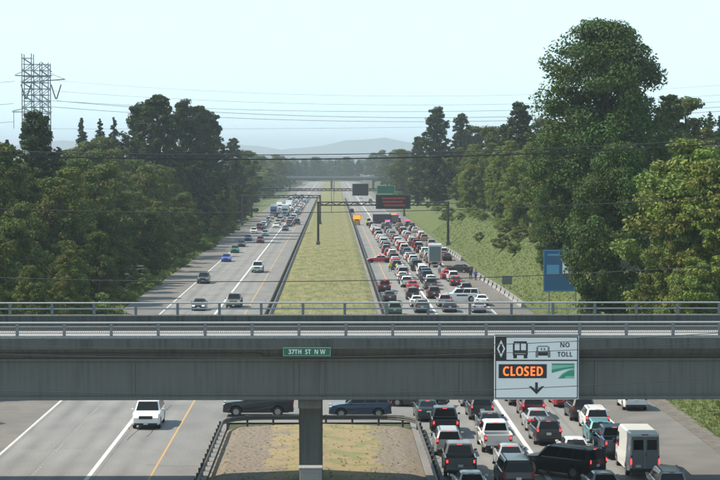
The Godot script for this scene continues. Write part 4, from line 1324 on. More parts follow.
func build_gantries() -> void:
	gantry(443.0, -3.4, 26.3, 9.5, "nearest northbound sign gantry carrying the dark message board")
	var v := thing("message_board", "dark electronic message board with dim red text on the near gantry", "message sign", Vector3(13.7, 9.95, -442.2))
	part("case", bx(Vector3(0, 0, 0), Vector3(7.9, 3.3, 0.9), 0.05), M.steel_dark, v)
	part("screen", bx(Vector3(0, 0, 0.45), Vector3(7.3, 2.7, 0.04), 0.01), M.sign_black, v)
	for k in 3:
		var b := MB.new()
		rng.seed = 300 + k
		var x := -2.6 + k * 0.3
		while x < 2.4 - 0.4 * (k % 2):
			var w := rng.randf_range(0.2, 0.42)
			b.box(Vector3(x + w / 2, 0.8 - k * 0.8, 0.48), Vector3(w, 0.34, 0.02))
			x += w + 0.14
		part("led_text", b.mesh(), M.led_red, v)
	gantry(589.0, -27.5, -3.9, 8.5, "plain sign gantry standing over the southbound lanes")
	gantry(681.0, -28.6, 25.0, 9.3, "longest sign gantry spanning both carriageways with black and green signs")
	var s := thing("black_sign", "blank black square sign on the longest gantry", "sign", Vector3(9.6, 9.3, -680.2))
	part("panel", bx(Vector3.ZERO, Vector3(5.6, 4.2, 0.3), 0.04), M.steel_dark, s)
	part("bracket", bx(Vector3(0, 0, -0.3), Vector3(3.0, 0.3, 0.4), 0.04), M.steel_grey, s)
	s = thing("green_sign", "small green guide sign on the longest gantry", "sign", Vector3(18.6, 9.3, -680.2))
	part("panel", bx(Vector3.ZERO, Vector3(6.4, 3.0, 0.12), 0.03), M.sign_green, s)
	part("border", frame_mesh(6.2, 2.8, 0.12, 0.01), M.logo_mint, s, Vector3(0, 0, 0.062))
	part("bracket", bx(Vector3(0, 0, -0.22), Vector3(3.0, 0.3, 0.4), 0.04), M.steel_grey, s)
	# blue service sign on the bank
	s = thing("service_sign", "blue service sign with two pale logo panels beside the maple", "sign", Vector3(27.5, terrain(27.5, 232.0), -232.0))
	for x in [-1.6, 1.6]:
		var m := MB.new()
		m.bevel_box(Vector3(x, 3.6, -0.15), Vector3(0.18, 8.0, 0.18), 0.02)
		part("post", m.mesh(), M.steel_grey, s)
	part("panel", bx(Vector3(-0.2, 5.6, 0), Vector3(4.2, 5.0, 0.08), 0.02), M.sign_blue, s)
	part("border", frame_mesh(4.1, 4.9, 0.06, 0.006), M.sign_blue_light, s, Vector3(-0.2, 5.6, 0.042))
	part("heading_strip", bx(Vector3(0, 7.5, 0.045), Vector3(3.6, 0.22, 0.01), 0.003), M.sign_blue_light, s)
	part("logo_panel", bx(Vector3(-1.15, 5.75, 0.05), Vector3(1.5, 1.1, 0.03), 0.006), M.sign_blue_light, s)
	part("logo_panel", bx(Vector3(0.75, 6.0, 0.05), Vector3(1.5, 1.5, 0.03), 0.006), M.sign_white, s)
	s = thing("small_sign", "small grey sign on two posts between barrier and shrubs", "sign", Vector3(25.9, terrain(25.9, 288.0), -288.0))
	for x in [-0.45, 0.45]:
		part("post", bx(Vector3(x, 1.0, -0.06), Vector3(0.09, 2.4, 0.09), 0.01), M.post_wood, s)
	part("panel", bx(Vector3(0, 1.55, 0), Vector3(1.5, 1.3, 0.04), 0.01), M.sign_back, s)
	# slim lamp and camera poles in the median
	for q in [[-0.6, 720.0, 14.0], [0.4, 900.0, 13.0], [-1.2, 443.5, 0.0], [0.8, 1150.0, 14.0]]:
		if q[2] > 1.0:
			var p := thing("light_pole", "slim pole standing in the median beyond the sign gantries", "pole", Vector3(q[0], 0, -q[1]), 0.0, "poles in the far median")
			var m := MB.new()
			m.tube(Vector3(0, -0.3, 0), Vector3(0, q[2], 0), 0.16, 0.09, 8)
			part("pole", m.mesh(), M.steel_grey, p)
			for x in [-1.0, 1.0]:
				var a := MB.new()
				a.tube(Vector3(0, q[2] - 0.2, 0), Vector3(x * 2.2, q[2] + 0.2, 0), 0.05, 0.04, 6)
				a.bevel_box(Vector3(x * 2.4, q[2] + 0.18, 0), Vector3(0.8, 0.14, 0.3), 0.04)
				part("lamp_arm", a.mesh(), M.steel_grey, p)


func build_far_overpass() -> void:
	var t := thing("overpass", "hazy far overpass crossing the freeway beyond all sign gantries", "overpass", Vector3(0, 0, -1350))
	part("deck_slab", bx(Vector3(0, 7.2, 0), Vector3(240, 1.7, 12), 0.1), M.concrete, t)
	part("parapet", bx(Vector3(0, 8.5, 5.6), Vector3(240, 0.95, 0.3), 0.04), M.walk_concrete, t)
	part("parapet", bx(Vector3(0, 8.5, -5.6), Vector3(240, 0.95, 0.3), 0.04), M.walk_concrete, t)
	for x in [-30.0, -1.0, 28.0]:
		part("pier", bx(Vector3(x, 3.0, 0), Vector3(1.4, 6.9, 9), 0.1), M.concrete, t)
	for s in [-1.0, 1.0]:
		part("abutment", bx(Vector3(s * 120, 3.0, 0), Vector3(4, 9.5, 14), 0.1), M.concrete, t)
	rng.seed = 8
	for k in 12:
		var d := rng.randf_range(1500.0, 2500.0)
		var x := (rng.randf_range(-0.04, 0.045)) * d
		if absf(x) < 40.0:
			x = signf(x + 0.01) * rng.randf_range(42.0, 60.0)
		var w := rng.randf_range(14.0, 40.0)
		var h := rng.randf_range(4.5, 8.0)
		var b := thing("warehouse", "pale low warehouse far up the valley among hazy trees", "building", Vector3(x, -1.0, -d), 0.0, "far warehouses")
		part("wall", bx(Vector3(0, h / 2, 0), Vector3(w, h, 24), 0.05), [M.sign_white, M.walk_concrete, M.paint_tan][k % 3], b)
		part("roof", bx(Vector3(0, h + 0.2, 0), Vector3(w + 0.6, 0.4, 24.6), 0.05), M.steel_grey, b)
		part("door", bx(Vector3(-w * 0.2, 2.0, 12.02), Vector3(4.0, 4.0, 0.1), 0.02), M.steel_dark, b)


func build_tower() -> void:
	var t := thing("power_tower", "steel lattice power tower with crossarms rising above the wood", "power tower", Vector3(-106.0, -1.0, -700.0))
	var legs := [Vector2(-5.2, -2.6), Vector2(-1.8, -2.6), Vector2(1.2, -2.6), Vector2(4.2, -2.6), Vector2(-5.2, 2.6), Vector2(-1.8, 2.6), Vector2(1.2, 2.6), Vector2(4.2, 2.6)]
	var tops := [58.8, 58.8, 55.5, 55.5]
	for i in 8:
		var m := MB.new()
		m.tube(Vector3(legs[i].x, -0.5, legs[i].y), Vector3(legs[i].x, tops[i % 4], legs[i].y), 0.24, 0.18, 6)
		part("leg", m.mesh(), M.tower_steel, t)
	for pair in [[0, 1], [1, 2], [2, 3], [4, 5], [5, 6], [6, 7]]:
		var b := MB.new()
		var y := 0.0
		var k := 0
		while y < (56.5 if pair[0] in [0, 4] else 53.5):
			var a: Vector2 = legs[pair[k % 2]]
			var c: Vector2 = legs[pair[(k + 1) % 2]]
			b.tube(Vector3(a.x, y, a.y), Vector3(c.x, y + 2.2, c.y), 0.13, 0.13, 5, false)
			b.tube(Vector3(a.x, y + 2.2, a.y), Vector3(c.x, y + 2.2, c.y), 0.1, 0.1, 5, false)
			y += 2.2
			k += 1
		part("brace", b.mesh(), M.tower_steel, t)
	for arm in [[-8.0, 5.2, 51.0, 3.0], [-6.0, 9.8, 48.5, 2.6], [-9.0, 5.0, 38.0, 2.0]]:
		var b := MB.new()
		for z in [-1.2, 1.2]:
			b.tube(Vector3(arm[0], arm[2], z), Vector3(arm[1], arm[2] + (1.2 if arm[1] > 8 else 0.0), z), 0.13, 0.13, 5)
			b.tube(Vector3(arm[0], arm[2] + 0.3, z), Vector3(-1.8, arm[2] + arm[3], z), 0.08, 0.08, 5)
			b.tube(Vector3(arm[1], arm[2] + 1.2, z), Vector3(1.2, arm[2] + arm[3] + 2.0, z), 0.08, 0.08, 5)
		part("crossarm", b.mesh(), M.tower_steel, t)
	for x in [-4.2, 6.6]:
		for s in [-1.0, 1.0]:
			var b := MB.new()
			b.tube(Vector3(x + s * 1.8, 47.8, 0), Vector3(x + s * 0.15, 42.6, 0), 0.22, 0.22, 7)
			part("insulator", b.mesh(), M.steel_dark, t)
	for x in [-8.6, -5.6]:
		var b := MB.new()
		b.tube(Vector3(x, 38.0, 0), Vector3(x, 32.0, 0), 0.1, 0.1, 6)
		part("insulator", b.mesh(), M.steel_dark, t)


func sag_wire(a: Vector3, b: Vector3, sag: float, r: float, n := 28) -> ArrayMesh:
	var p := []
	for i in n + 1:
		var t := float(i) / n
		p.append(a.lerp(b, t) - Vector3(0, 4.0 * sag * t * (1.0 - t), 0))
	var m := MB.new()
	m.path(p, r, 5)
	return m.mesh()


func build_wires() -> void:
	# high transmission conductors from the tower, over the freeway to a tower out of sight and back behind to the left
	var hv := [[6.6, 42.0, 8.0, 0.09, "upper"], [6.0, 45.5, 7.0, 0.05, "thin top"], [-4.2, 42.6, 6.5, 0.07, "middle"], [3.0, 40.0, 7.5, 0.09, "lower"], [4.0, 49.5, 8.0, 0.04, "highest, faintest"], [-5.6, 32.0, 1.5, 0.05, "lowest"]]
	for k in hv.size():
		var q: Array = hv[k]
		one("power_line", sag_wire(Vector3(-106.0 + q[0], q[1] - 1.0, -700.0), Vector3(205.0, q[1] + 3.0, -690.0 + k * 3), q[2], q[3]), M.wire_pale, "%s pale power line sagging from the lattice tower across the sky" % q[4], "power line", Vector3.ZERO, "transmission lines across the sky")
	for q in [[-8.0, 48.0, 45.0], [-8.6, 40.0, 37.5], [-8.6, 33.5, 31.0]]:
		one("power_line", sag_wire(Vector3(-106.0 + q[0], q[1], -700.0), Vector3(-330.0, q[2], -690.0), 4.0, 0.08), M.wire_pale, "pale power line leaving the lattice tower away from the freeway", "power line", Vector3.ZERO, "transmission lines beyond the tower")
	# the street line strung in front of the overpass, poles out of the picture
	for q in [[19.08, 0.02, "thickest dark cable strung in front of the overpass at horizon height"], [19.22, 0.013, "thin dark cable just above the thickest one at horizon height"], [17.43, 0.011, "thin cable strung across the middle of the woods"], [15.3, 0.013, "thin dark cable strung just above the overpass railings"], [13.2, 0.011, "thin cable strung in front of the overpass fascia"], [12.93, 0.01, "lower thin cable strung in front of the overpass fascia"], [11.8, 0.011, "lowest thin cable strung in front of the overpass girder"]]:
		one("street_cable", sag_wire(Vector3(-32.0, q[0] + 1.92, -60.0), Vector3(26.5, q[0] + 1.92, -60.0), 1.92, q[1], 40), M.wire, q[2], "cable")
	for x in [-32.0, 26.5]:
		var p := thing("utility_pole", "wooden utility pole holding the street cables", "utility pole", Vector3(x, -0.2, -60.0), 0.0, "utility poles of the street cables")
		var m := MB.new()
		m.tube(Vector3(0, 0, 0), Vector3(0, 22.4, 0), 0.2, 0.13, 10)
		part("pole", m.mesh(), M.post_wood, p)
		part("crossarm", bx(Vector3(0, 21.3, 0), Vector3(0.12, 0.14, 2.4), 0.02), M.post_wood, p)


# ---------------------------------------------------------------- people
func person_mesh(jacket: Color, trousers: Color, hair: Color, pose: int) -> ArrayMesh:
	# joints with radii; the bones' distances are joined by a smooth minimum and meshed as surface nets
	var skin := Color(0.35, 0.2, 0.14)
	var shoe := Color(0.02, 0.02, 0.02)
	var st := 0.12 if pose == 0 else 0.2
	var bones := [
		[Vector3(-0.1, 0.92, 0), 0.1, Vector3(-0.12, 0.5, -st), 0.068, trousers], [Vector3(-0.12, 0.5, -st), 0.066, Vector3(-0.12, 0.1, -st + 0.06), 0.048, trousers],
		[Vector3(0.1, 0.92, 0), 0.1, Vector3(0.12, 0.5, st * 0.4), 0.068, trousers], [Vector3(0.12, 0.5, st * 0.4), 0.066, Vector3(0.13, 0.1, st), 0.048, trousers],
		[Vector3(-0.12, 0.05, -st + 0.08), 0.045, Vector3(-0.13, 0.045, -st - 0.12), 0.04, shoe], [Vector3(0.13, 0.05, st + 0.03), 0.045, Vector3(0.14, 0.045, st - 0.17), 0.04, shoe],
		[Vector3(0, 0.95, 0), 0.135, Vector3(0, 1.2, 0), 0.14, jacket], [Vector3(-0.12, 1.36, 0), 0.1, Vector3(0.12, 1.36, 0), 0.1, jacket], [Vector3(0, 1.2, 0), 0.14, Vector3(0, 1.38, 0), 0.12, jacket],
		[Vector3(-0.2, 1.4, 0), 0.062, Vector3(-0.28, 1.12, 0.02), 0.05, jacket], [Vector3(-0.28, 1.12, 0.02), 0.048, Vector3(-0.25, 0.9, -0.12 - pose * 0.1), 0.038, jacket],
		[Vector3(0.2, 1.4, 0), 0.062, Vector3(0.29, 1.13, -0.02), 0.05, jacket], [Vector3(0.29, 1.13, -0.02), 0.048, Vector3(0.24, 0.95 + pose * 0.2, -0.2), 0.038, jacket],
		[Vector3(-0.25, 0.87, -0.14 - pose * 0.1), 0.036, Vector3(-0.25, 0.79, -0.17 - pose * 0.1), 0.028, skin], [Vector3(0.235, 0.94 + pose * 0.2, -0.22), 0.036, Vector3(0.22, 0.9 + pose * 0.2, -0.3), 0.028, skin],
		[Vector3(0, 1.42, 0), 0.055, Vector3(0, 1.55, -0.01), 0.052, skin], [Vector3(0, 1.6, -0.02), 0.085, Vector3(0, 1.66, -0.01), 0.09, skin], [Vector3(0, 1.63, -0.1), 0.02, Vector3(0, 1.61, -0.12), 0.018, skin], [Vector3(0, 1.68, 0.02), 0.092, Vector3(0, 1.71, 0.0), 0.086, hair],
	]
	var cell := 0.034
	var lo := Vector3(-0.45, -0.04, -0.5)
	var nx := 27
	var ny := 56
	var nz := 27
	var val := PackedFloat32Array()
	val.resize(nx * ny * nz)
	val.fill(9.0)
	for k in nx * ny * nz:
		var p := lo + Vector3(k % nx, (k / nx) % ny, k / (nx * ny)) * cell
		var e := 0.0
		for b in bones:
			var a: Vector3 = b[0]
			var ab: Vector3 = b[2] - a
			var t := clampf((p - a).dot(ab) / ab.length_squared(), 0.0, 1.0)
			var d := p.distance_to(a + ab * t) - lerpf(b[1], b[3], t)
			if d < 0.2:
				e += exp(-d * 46.0)
		val[k] = -log(e + 1e-9) / 46.0
	var vert := {}
	var m := MB.new()
	m.colored = true
	var off := [0, 1, nx, nx + 1, nx * ny, nx * ny + 1, nx * ny + nx, nx * ny + nx + 1]
	for z in nz - 1:
		for y in ny - 1:
			for x in nx - 1:
				var k := x + nx * (y + ny * z)
				var s := Vector3.ZERO
				var n := 0
				for e in [[0, 1], [2, 3], [4, 5], [6, 7], [0, 2], [1, 3], [4, 6], [5, 7], [0, 4], [1, 5], [2, 6], [3, 7]]:
					var a: float = val[k + off[e[0]]]
					var b: float = val[k + off[e[1]]]
					if (a < 0) != (b < 0):
						var ca := Vector3(e[0] & 1, (e[0] >> 1) & 1, e[0] >> 2)
						var cb := Vector3(e[1] & 1, (e[1] >> 1) & 1, e[1] >> 2)
						s += ca.lerp(cb, a / (a - b))
						n += 1
				if n:
					vert[k] = lo + (Vector3(x, y, z) + s / n) * cell
	var shade := func(p: Vector3) -> Color:
		var best := 9.0
		var c := skin
		for b in bones:
			var a: Vector3 = b[0]
			var ab: Vector3 = b[2] - a
			var t := clampf((p - a).dot(ab) / ab.length_squared(), 0.0, 1.0)
			var d: float = p.distance_to(a + ab * t) - lerpf(b[1], b[3], t)
			if d < best:
				best = d
				c = b[4]
		return c
	var step := [1, nx, nx * ny]
	for k in vert:
		for ax in 3:
			if (val[k] < 0) == (val[k + step[ax]] < 0):
				continue
			var b: int = step[(ax + 1) % 3]
			var c: int = step[(ax + 2) % 3]
			if vert.has(k - b) and vert.has(k - c) and vert.has(k - b - c):
				var q := [vert[k], vert[k - b], vert[k - b - c], vert[k - c]]
				m.tint = shade.call((q[0] + q[2]) / 2)
				var out := Vector3.ZERO
				out[ax] = 1.0 if val[k] < 0 else -1.0
				m.quad_out(q[0], q[1], q[2], q[3], (q[0] + q[2]) / 2 - out)
	return m.mesh()


func build_people() -> void:
	var hi := Color(0.55, 0.75, 0.08)
	var navy := Color(0.02, 0.025, 0.05)
	var list := [
		[9.9, 336.0, 0.6, hi, Color(0.06, 0.06, 0.05), Color(0.5, 0.45, 0.05), 0, "person in bright yellow-green safety jacket and helmet beside the red car"],
		[11.0, 333.5, -0.8, Color(0.6, 0.5, 0.12), Color(0.07, 0.06, 0.04), Color(0.05, 0.05, 0.05), 1, "person in tan turnout coat reaching out, next to the safety jacket"],
		[16.8, 371.0, 0.3, Color(0.7, 0.35, 0.05), Color(0.12, 0.01, 0.01), Color(0.5, 0.4, 0.03), 1, "person in orange coat between the queued cars short of the box truck"],
		[18.0, 327.0, 0.2, Color(0.65, 0.65, 0.62), Color(0.05, 0.05, 0.06), Color(0.03, 0.02, 0.015), 0, "person in white shirt standing behind the box truck"],
		[18.9, 322.0, 2.4, Color(0.3, 0.03, 0.03), Color(0.03, 0.03, 0.04), Color(0.03, 0.02, 0.015), 0, "person in dark red top standing behind the box truck"],
		[22.3, 313.5, 0.4, Color(0.03, 0.03, 0.035), navy, Color(0.02, 0.015, 0.01), 0, "person in black standing on the shoulder by the pale barrier"],
		[22.9, 311.0, -0.4, Color(0.03, 0.12, 0.4), navy, Color(0.02, 0.015, 0.01), 1, "person in blue jacket standing on the shoulder by the pale barrier"],
		[10.0, 575.0, 0.0, hi, navy, Color(0.5, 0.45, 0.05), 0, "person in safety jacket beside the amber arrow board truck"],
	]
	for q in list:
		var t := thing("person", q[7], "person", Vector3(q[0], 0.004, -q[1]), q[2])
		part("body", person_mesh(q[3], q[4], q[5], q[6]), M.cloth, t)


# ---------------------------------------------------------------- traffic
var lane_names := {}


func queue(lane: String, cars: Array) -> void:
	# cars nearest first: [x, d, kind, colour, lights]; each label names the car ahead
	for i in cars.size():
		var c: Array = cars[i]
		var ahead := "heading the queue"
		if i + 1 < cars.size():
			ahead = "behind %s %s" % [cars[i + 1][3], noun[cars[i + 1][2]]]
		put_car(c[2], c[3], c[0], c[1], deg_to_rad(rng.randf_range(-1.6, 1.6)), c[4], "%s %s %s %s" % [c[3], noun[c[2]], ahead, lane], "cars queued " + lane)


func fill(x: float, d0: float, d1: float, skip: Array) -> Array:
	var kinds := ["sedan", "suv", "suv", "sedan", "pickup", "hatchback", "minivan", "suv", "large_suv", "sedan"]
	var paints := ["white", "white", "silver", "black", "grey", "dark grey", "white", "silver", "black", "maroon", "dark blue", "white", "red", "grey", "pale", "teal", "tan", "silver"]
	var out := []
	var d := d0
	while d < d1:
		var k: String = kinds[rng.randi() % kinds.size()]
		var p: String = paints[rng.randi() % paints.size()]
		var ok := true
		for s in skip:
			if d + 6.0 > s[0] and d < s[1]:
				ok = false
		if ok:
			out.append([x + rng.randf_range(-0.3, 0.3), d, k, p, ["brake", "dim", "off", "brake", "off"][rng.randi() % 5]])
			d += KINDS[k].L + rng.randf_range(1.8, 3.8)
		else:
			d += 3.0
	return out


func build_traffic() -> void:
	rng.seed = 2024
	# queue seen below the overpass
	queue("on the inner shoulder before the overpass", [[7.8, 107.6, "sedan", "pale", "off"], [7.7, 115.4, "pickup", "grey", "brake"], [7.5, 124.3, "suv", "silver", "brake"], [7.8, 132.6, "pickup", "black", "brake"], [6.95, 141.0, "sedan", "dark teal", "brake"]])
	queue("in the toll lane before the overpass", [[10.6, 110.4, "large_suv", "black", "off"], [11.0, 118.2, "sedan", "silver", "brake"], [10.7, 125.3, "pickup", "white", "brake"], [11.0, 133.9, "sedan", "dark grey", "brake"], [10.9, 141.6, "suv", "dark grey", "brake"], [10.8, 149.5, "hatchback", "silver", "brake"]])
	queue("in the middle lane before the overpass", [[15.3, 107.4, "sedan", "silver", "off"], [15.4, 121.2, "sedan", "white", "off"], [14.4, 129.0, "suv", "dark grey", "brake"], [14.5, 135.6, "sedan", "silver", "brake"], [14.8, 142.4, "suv", "maroon", "brake"], [14.6, 150.0, "suv", "black", "brake"]])
	queue("in the outer lane before the overpass", [[19.0, 107.4, "suv", "silver", "off"], [18.2, 122.8, "pickup", "dark blue", "brake"], [18.1, 129.7, "hatchback", "teal", "off"], [18.6, 135.2, "suv", "white", "brake"], [18.3, 141.0, "suv", "dark grey", "off"], [18.0, 149.0, "sedan", "red", "brake"]])
	var black := put_car("large_suv", "black", 13.5, 114.0, deg_to_rad(48), "brake", "black large suv pushing diagonally between the toll lane and the middle lane", "")
	black.position = Vector3(13.9, 0.004, -117.0)
	var v := make_van()
	v.name = numbered("cargo_van")
	add_child(v)
	v.position = Vector3(18.75, 0.004, -118.8)
	tag(v, "white high-roof cargo van with shade painted on its rear doors in the outer lane", "van")
	put_car("suv", "white", 23.1, 147.0, 0.0, "off", "white suv alone on the outer shoulder just past the overpass")
	put_car("large_suv", "white", -13.3, 137.2, PI, "head", "white suv driving towards the overpass in the southbound inner lane")
	var s1 := put_car("large_suv", "black", -5.8, 144.0, PI / 2, "off", "long black suv crossing the median turnaround behind the guardrail")
	s1.position = Vector3(-5.6, 0.004, -145.0)
	var s2 := put_car("suv", "dark blue", 1.9, 143.0, PI / 2, "off", "dark blue suv crossing the median turnaround behind the guardrail")
	s2.position = Vector3(2.0, 0.004, -144.2)
	var s3 := put_car("sedan", "dark grey", 6.4, 148.0, PI / 2, "off", "dark sedan turning into the median turnaround from the inner shoulder")
	s3.position = Vector3(6.6, 0.004, -150.6)
	s3.rotation.y = deg_to_rad(78)
	# beyond the overpass
	queue("on the inner shoulder beyond the overpass", [[7.6, 238.5, "suv", "green", "off"], [7.7, 262.0, "sedan", "dark grey", "off"], [7.6, 283.2, "suv", "maroon", "brake"]])
	var toll := [[11.2, 243.0, "suv", "grey", "off"], [11.0, 253.0, "sedan", "white", "off"], [11.0, 266.6, "suv", "black", "off"], [11.8, 285.3, "sedan", "red", "brake"], [11.2, 293.0, "suv", "white", "off"]]
	toll.append_array(fill(11.4, 301.0, 556.0, [[330.0, 340.0]]))
	queue("in the toll lane beyond the overpass", toll)
	var mid := [[14.8, 244.0, "sedan", "black", "off"], [14.6, 253.0, "suv", "silver", "brake"], [14.0, 268.5, "suv", "maroon", "off"], [14.5, 287.5, "minivan", "grey", "off"]]
	mid.append_array(fill(14.9, 296.0, 560.0, []))
	queue("in the middle lane beyond the overpass", mid)
	var outer := [[18.4, 243.0, "sedan", "silver", "off"], [19.7, 254.8, "sedan", "white", "off"], [19.0, 277.0, "suv", "grey", "off"], [19.1, 306.7, "suv", "white", "brake"], [18.9, 296.0, "sedan", "maroon", "brake"]]
	outer.append_array(fill(18.5, 313.0, 556.0, [[320.0, 361.0]]))
	outer.sort_custom(func(a, b): return a[1] < b[1])
	queue("in the outer lane beyond the overpass", outer)
	queue("on the outer shoulder beyond the overpass", fill(21.9, 372.0, 545.0, [[395.0, 410.0], [440.0, 462.0], [500.0, 520.0]]))
	# box truck
	var bt := make_box_truck(M.paint_white, M.paint_white, M.truck_door, 8.2, 4.15)
	bt.name = numbered("box_truck")
	add_child(bt)
	bt.position = Vector3(18.6, 0.004, -353.0)
	bt.rotation.y = deg_to_rad(-4)
	tag(bt, "white box truck with grey roller door standing in the outer lane", "truck")
	# police and fire cars, lamps on
	var pc := put_car("large_suv", "white", 17.3, 262.0, PI / 2, "off", "white police suv parked across the lanes with roof light bar")
	pc.position = Vector3(17.3, 0.004, -263.4)
	light_bar(pc, 1.94, [M.lamp_red, M.lamp_clear, M.blue_glow])
	part("door_marking", bx(Vector3(1.0, 0.92, 0.2), Vector3(0.012, 0.2, 1.5), 0.002), M.paint_black, pc)
	part("door_marking", bx(Vector3(-1.0, 0.92, 0.2), Vector3(0.012, 0.2, 1.5), 0.002), M.paint_black, pc)
	var fc := put_car("sedan", "red", 8.6, 364.0, PI / 2, "off", "red chief's car with white roof parked across the inner lane, lights flashing")
	fc.position = Vector3(8.7, 0.004, -366.0)
	for c in fc.get_children():
		if String(c.name).begins_with("cabin"):
			c.material_override = M.paint_white
	light_bar(fc, 1.5, [M.brake_glow, M.magenta_glow, M.brake_glow])
	var dk := put_car("sedan", "black", 21.2, 334.0, deg_to_rad(62), "off", "black sedan stopped askew on the outer shoulder beside the box truck")
	dk.position = Vector3(21.6, 0.004, -333.0)
	var at := put_car("pickup", "yellow", 7.2, 584.0, 0.0, "off", "yellow pickup with glowing amber arrow board on the inner shoulder")
	var ab := part("arrow_board_light", bx(Vector3(0, 2.4, 2.5), Vector3(2.3, 1.3, 0.14), 0.03), M.amber_glow, at)
	part("light_frame", frame_mesh(2.5, 1.5, 0.1, 0.12), M.trim, ab, Vector3(0, 2.4, 2.5))
	var tw := make_box_truck(M.paint_yellow, M.steel_dark, M.trim, 7.8, 3.5)
	tw.name = numbered("recovery_truck")
	add_child(tw)
	tw.position = Vector3(13.4, 0.004, -577.0)
	tw.rotation.y = PI / 2
	tag(tw, "dark recovery truck with yellow cab parked across the lanes ahead of the queue", "truck")
	var fe := make_box_truck(M.paint_red, M.paint_red, M.truck_door, 8.6, 3.2)
	fe.name = numbered("fire_engine")
	add_child(fe)
	fe.position = Vector3(18.4, 0.004, -583.0)
	tag(fe, "red fire engine with amber roof lights at the head of the queue", "fire engine")
	light_bar(fe, 3.3, [M.amber_glow, M.amber_glow, M.amber_glow], 4.0)
	var pp := put_car("suv", "black", 21.9, 566.0, 0.0, "brake", "dark police suv with glowing red beacon on the outer shoulder by the fire engine")
	light_bar(pp, 1.8, [M.magenta_glow, M.magenta_glow, M.magenta_glow])
	light_bar(tw, 3.55, [M.amber_glow, M.amber_glow, M.amber_glow], 2.6)
	for q in [[16.0, 566.0, "white police suv with red and blue lights just behind the recovery truck"], [20.2, 600.0, "black police suv with red and blue lights past the fire engine"]]:
		var po := put_car("suv", q[2].split(" ")[0], q[0], q[1], 0.0, "brake", q[2])
		light_bar(po, 1.8, [M.magenta_glow, M.magenta_glow, M.blue_glow])
	put_car("suv", "black", 6.9, 720.0, 0.0, "off", "lone dark suv on the empty lanes beyond the fire engine")
	# southbound traffic
	var sb := [[-17.2, 247.3, "sedan", "dark grey", "head", "dark sedan in the southbound middle lane nearest beyond the overpass"], [-12.9, 250.6, "pickup", "grey", "off", "grey pickup truck in the southbound inner lane nearest beyond the overpass"], [-20.3, 302.2, "suv", "dark grey", "off", "dark grey suv in tree shade in the southbound outer lane"], [-13.0, 332.1, "pickup", "pale", "off", "pale pickup truck alone in the southbound inner lane"], [-20.4, 368.8, "sedan", "bright blue", "off", "bright blue sedan in the southbound outer lane"], [-20.6, 405.3, "hatchback", "green", "off", "green hatchback following the bright blue sedan southbound"], [-20.6, 433.9, "sedan", "black", "off", "black sedan behind the green hatchback southbound"], [-20.5, 466.9, "sedan", "blue", "off", "dark blue sedan behind the black sedan southbound"], [-17.1, 455.3, "hatchback", "red", "off", "red hatchback in the southbound middle lane"], [-21.0, 512.4, "suv", "white", "off", "white suv in the southbound outer lane beside the white hatchback"], [-17.5, 498.4, "hatchback", "white", "off", "white hatchback in the southbound middle lane behind the red one"], [-13.2, 534.5, "sedan", "dark grey", "off", "dark sedan in the southbound inner lane near the plain gantry"], [-16.5, 558.9, "sedan", "white", "off", "white sedan in the southbound middle lane near the plain gantry"], [-10.9, 585.5, "large_suv", "black", "off", "black suv hugging the southbound median line below the plain gantry"]]
	for c in sb:
		put_car(c[2], c[3], c[0], c[1], PI, c[4], c[5])
	for lane in [[-20.4, "outer", 540.0], [-16.8, "middle", 585.0], [-13.1, "inner", 560.0]]:
		for c in fill(lane[0], lane[2], 1050.0, [[655.0, 700.0], [735.0, 765.0]] if lane[1] != "inner" else []):
			if rng.randf() < 0.8:
				put_car(c[2], c[3], c[0], c[1], PI, "off", "%s %s among the far southbound traffic in the %s lane" % [c[3], noun[c[2]], lane[1]], "far southbound traffic, %s lane" % lane[1])
	for q in [[-20.6, 678.0, M.paint_blue, M.paint_white, "semi truck with dark blue tractor and white trailer in the southbound outer lane"], [-16.9, 688.0, M.paint_white, M.paint_white, "all white semi truck in the southbound middle lane beside the blue tractor"], [-20.5, 750.0, M.paint_white, M.paint_silver, "far semi truck with silver trailer in the southbound outer lane"], [-17.0, 752.0, M.paint_white, M.paint_white, "far white semi truck behind the other trucks in the southbound middle lane"]]:
		var sm := make_semi(q[2], q[3])
		sm.name = numbered("semi_truck")
		add_child(sm)
		sm.position = Vector3(q[0], 0.004, -q[1])
		sm.rotation.y = PI
		tag(sm, q[4], "truck", "southbound semi trucks")
	# one or two cars on the far empty northbound lanes
	for q in [[10.5, 860.0, "silver"], [14.5, 1010.0, "white"], [18.0, 930.0, "grey"]]:
		put_car("sedan", q[2], q[0], q[1], 0.0, "off", "%s sedan driving away on the empty northbound lanes far ahead" % q[2])


func light_bar(t: Node3D, y: float, m: Array, z := 0.0) -> void:
	for k in 3:
		part("light_bar", bx(Vector3(-0.5 + k * 0.5, y + 0.1, -z if z > 0 else 0.1), Vector3(0.48, 0.26, 0.34), 0.04), m[k], t)


# ---------------------------------------------------------------- far hills, tufts
func ridge(called: String, d: float, s: int, low: float, high: float, m: Material, freq: float) -> void:
	var f := FastNoiseLite.new()
	f.seed = s
	f.frequency = freq
	f.fractal_octaves = 4
	var b := MB.new()
	var n := 150
	var pts := []
	for i in n + 1:
		var x := lerpf(-0.5, 0.5, float(i) / n) * d
		pts.append([x, lerpf(low, high, clampf(0.5 + 0.9 * f.get_noise_1d(x), 0.0, 1.0))])
	for i in n:
		var a: Array = pts[i]
		var c: Array = pts[i + 1]
		for k in [[-1.0, 0.0], [0.0, 1.0]]:
			var q := []
			for e in [[a, k[0]], [c, k[0]], [c, k[1]], [a, k[1]]]:
				var h: float = e[0][1] * (1.0 - absf(e[1])) - 5.0
				q.append(Vector3(e[0][0], h, -d - e[1] * d * 0.08))
			b.quad_out(q[0], q[1], q[2], q[3], q[0] - Vector3(0, 5000, 0))
	setting(called, b.mesh(), m)


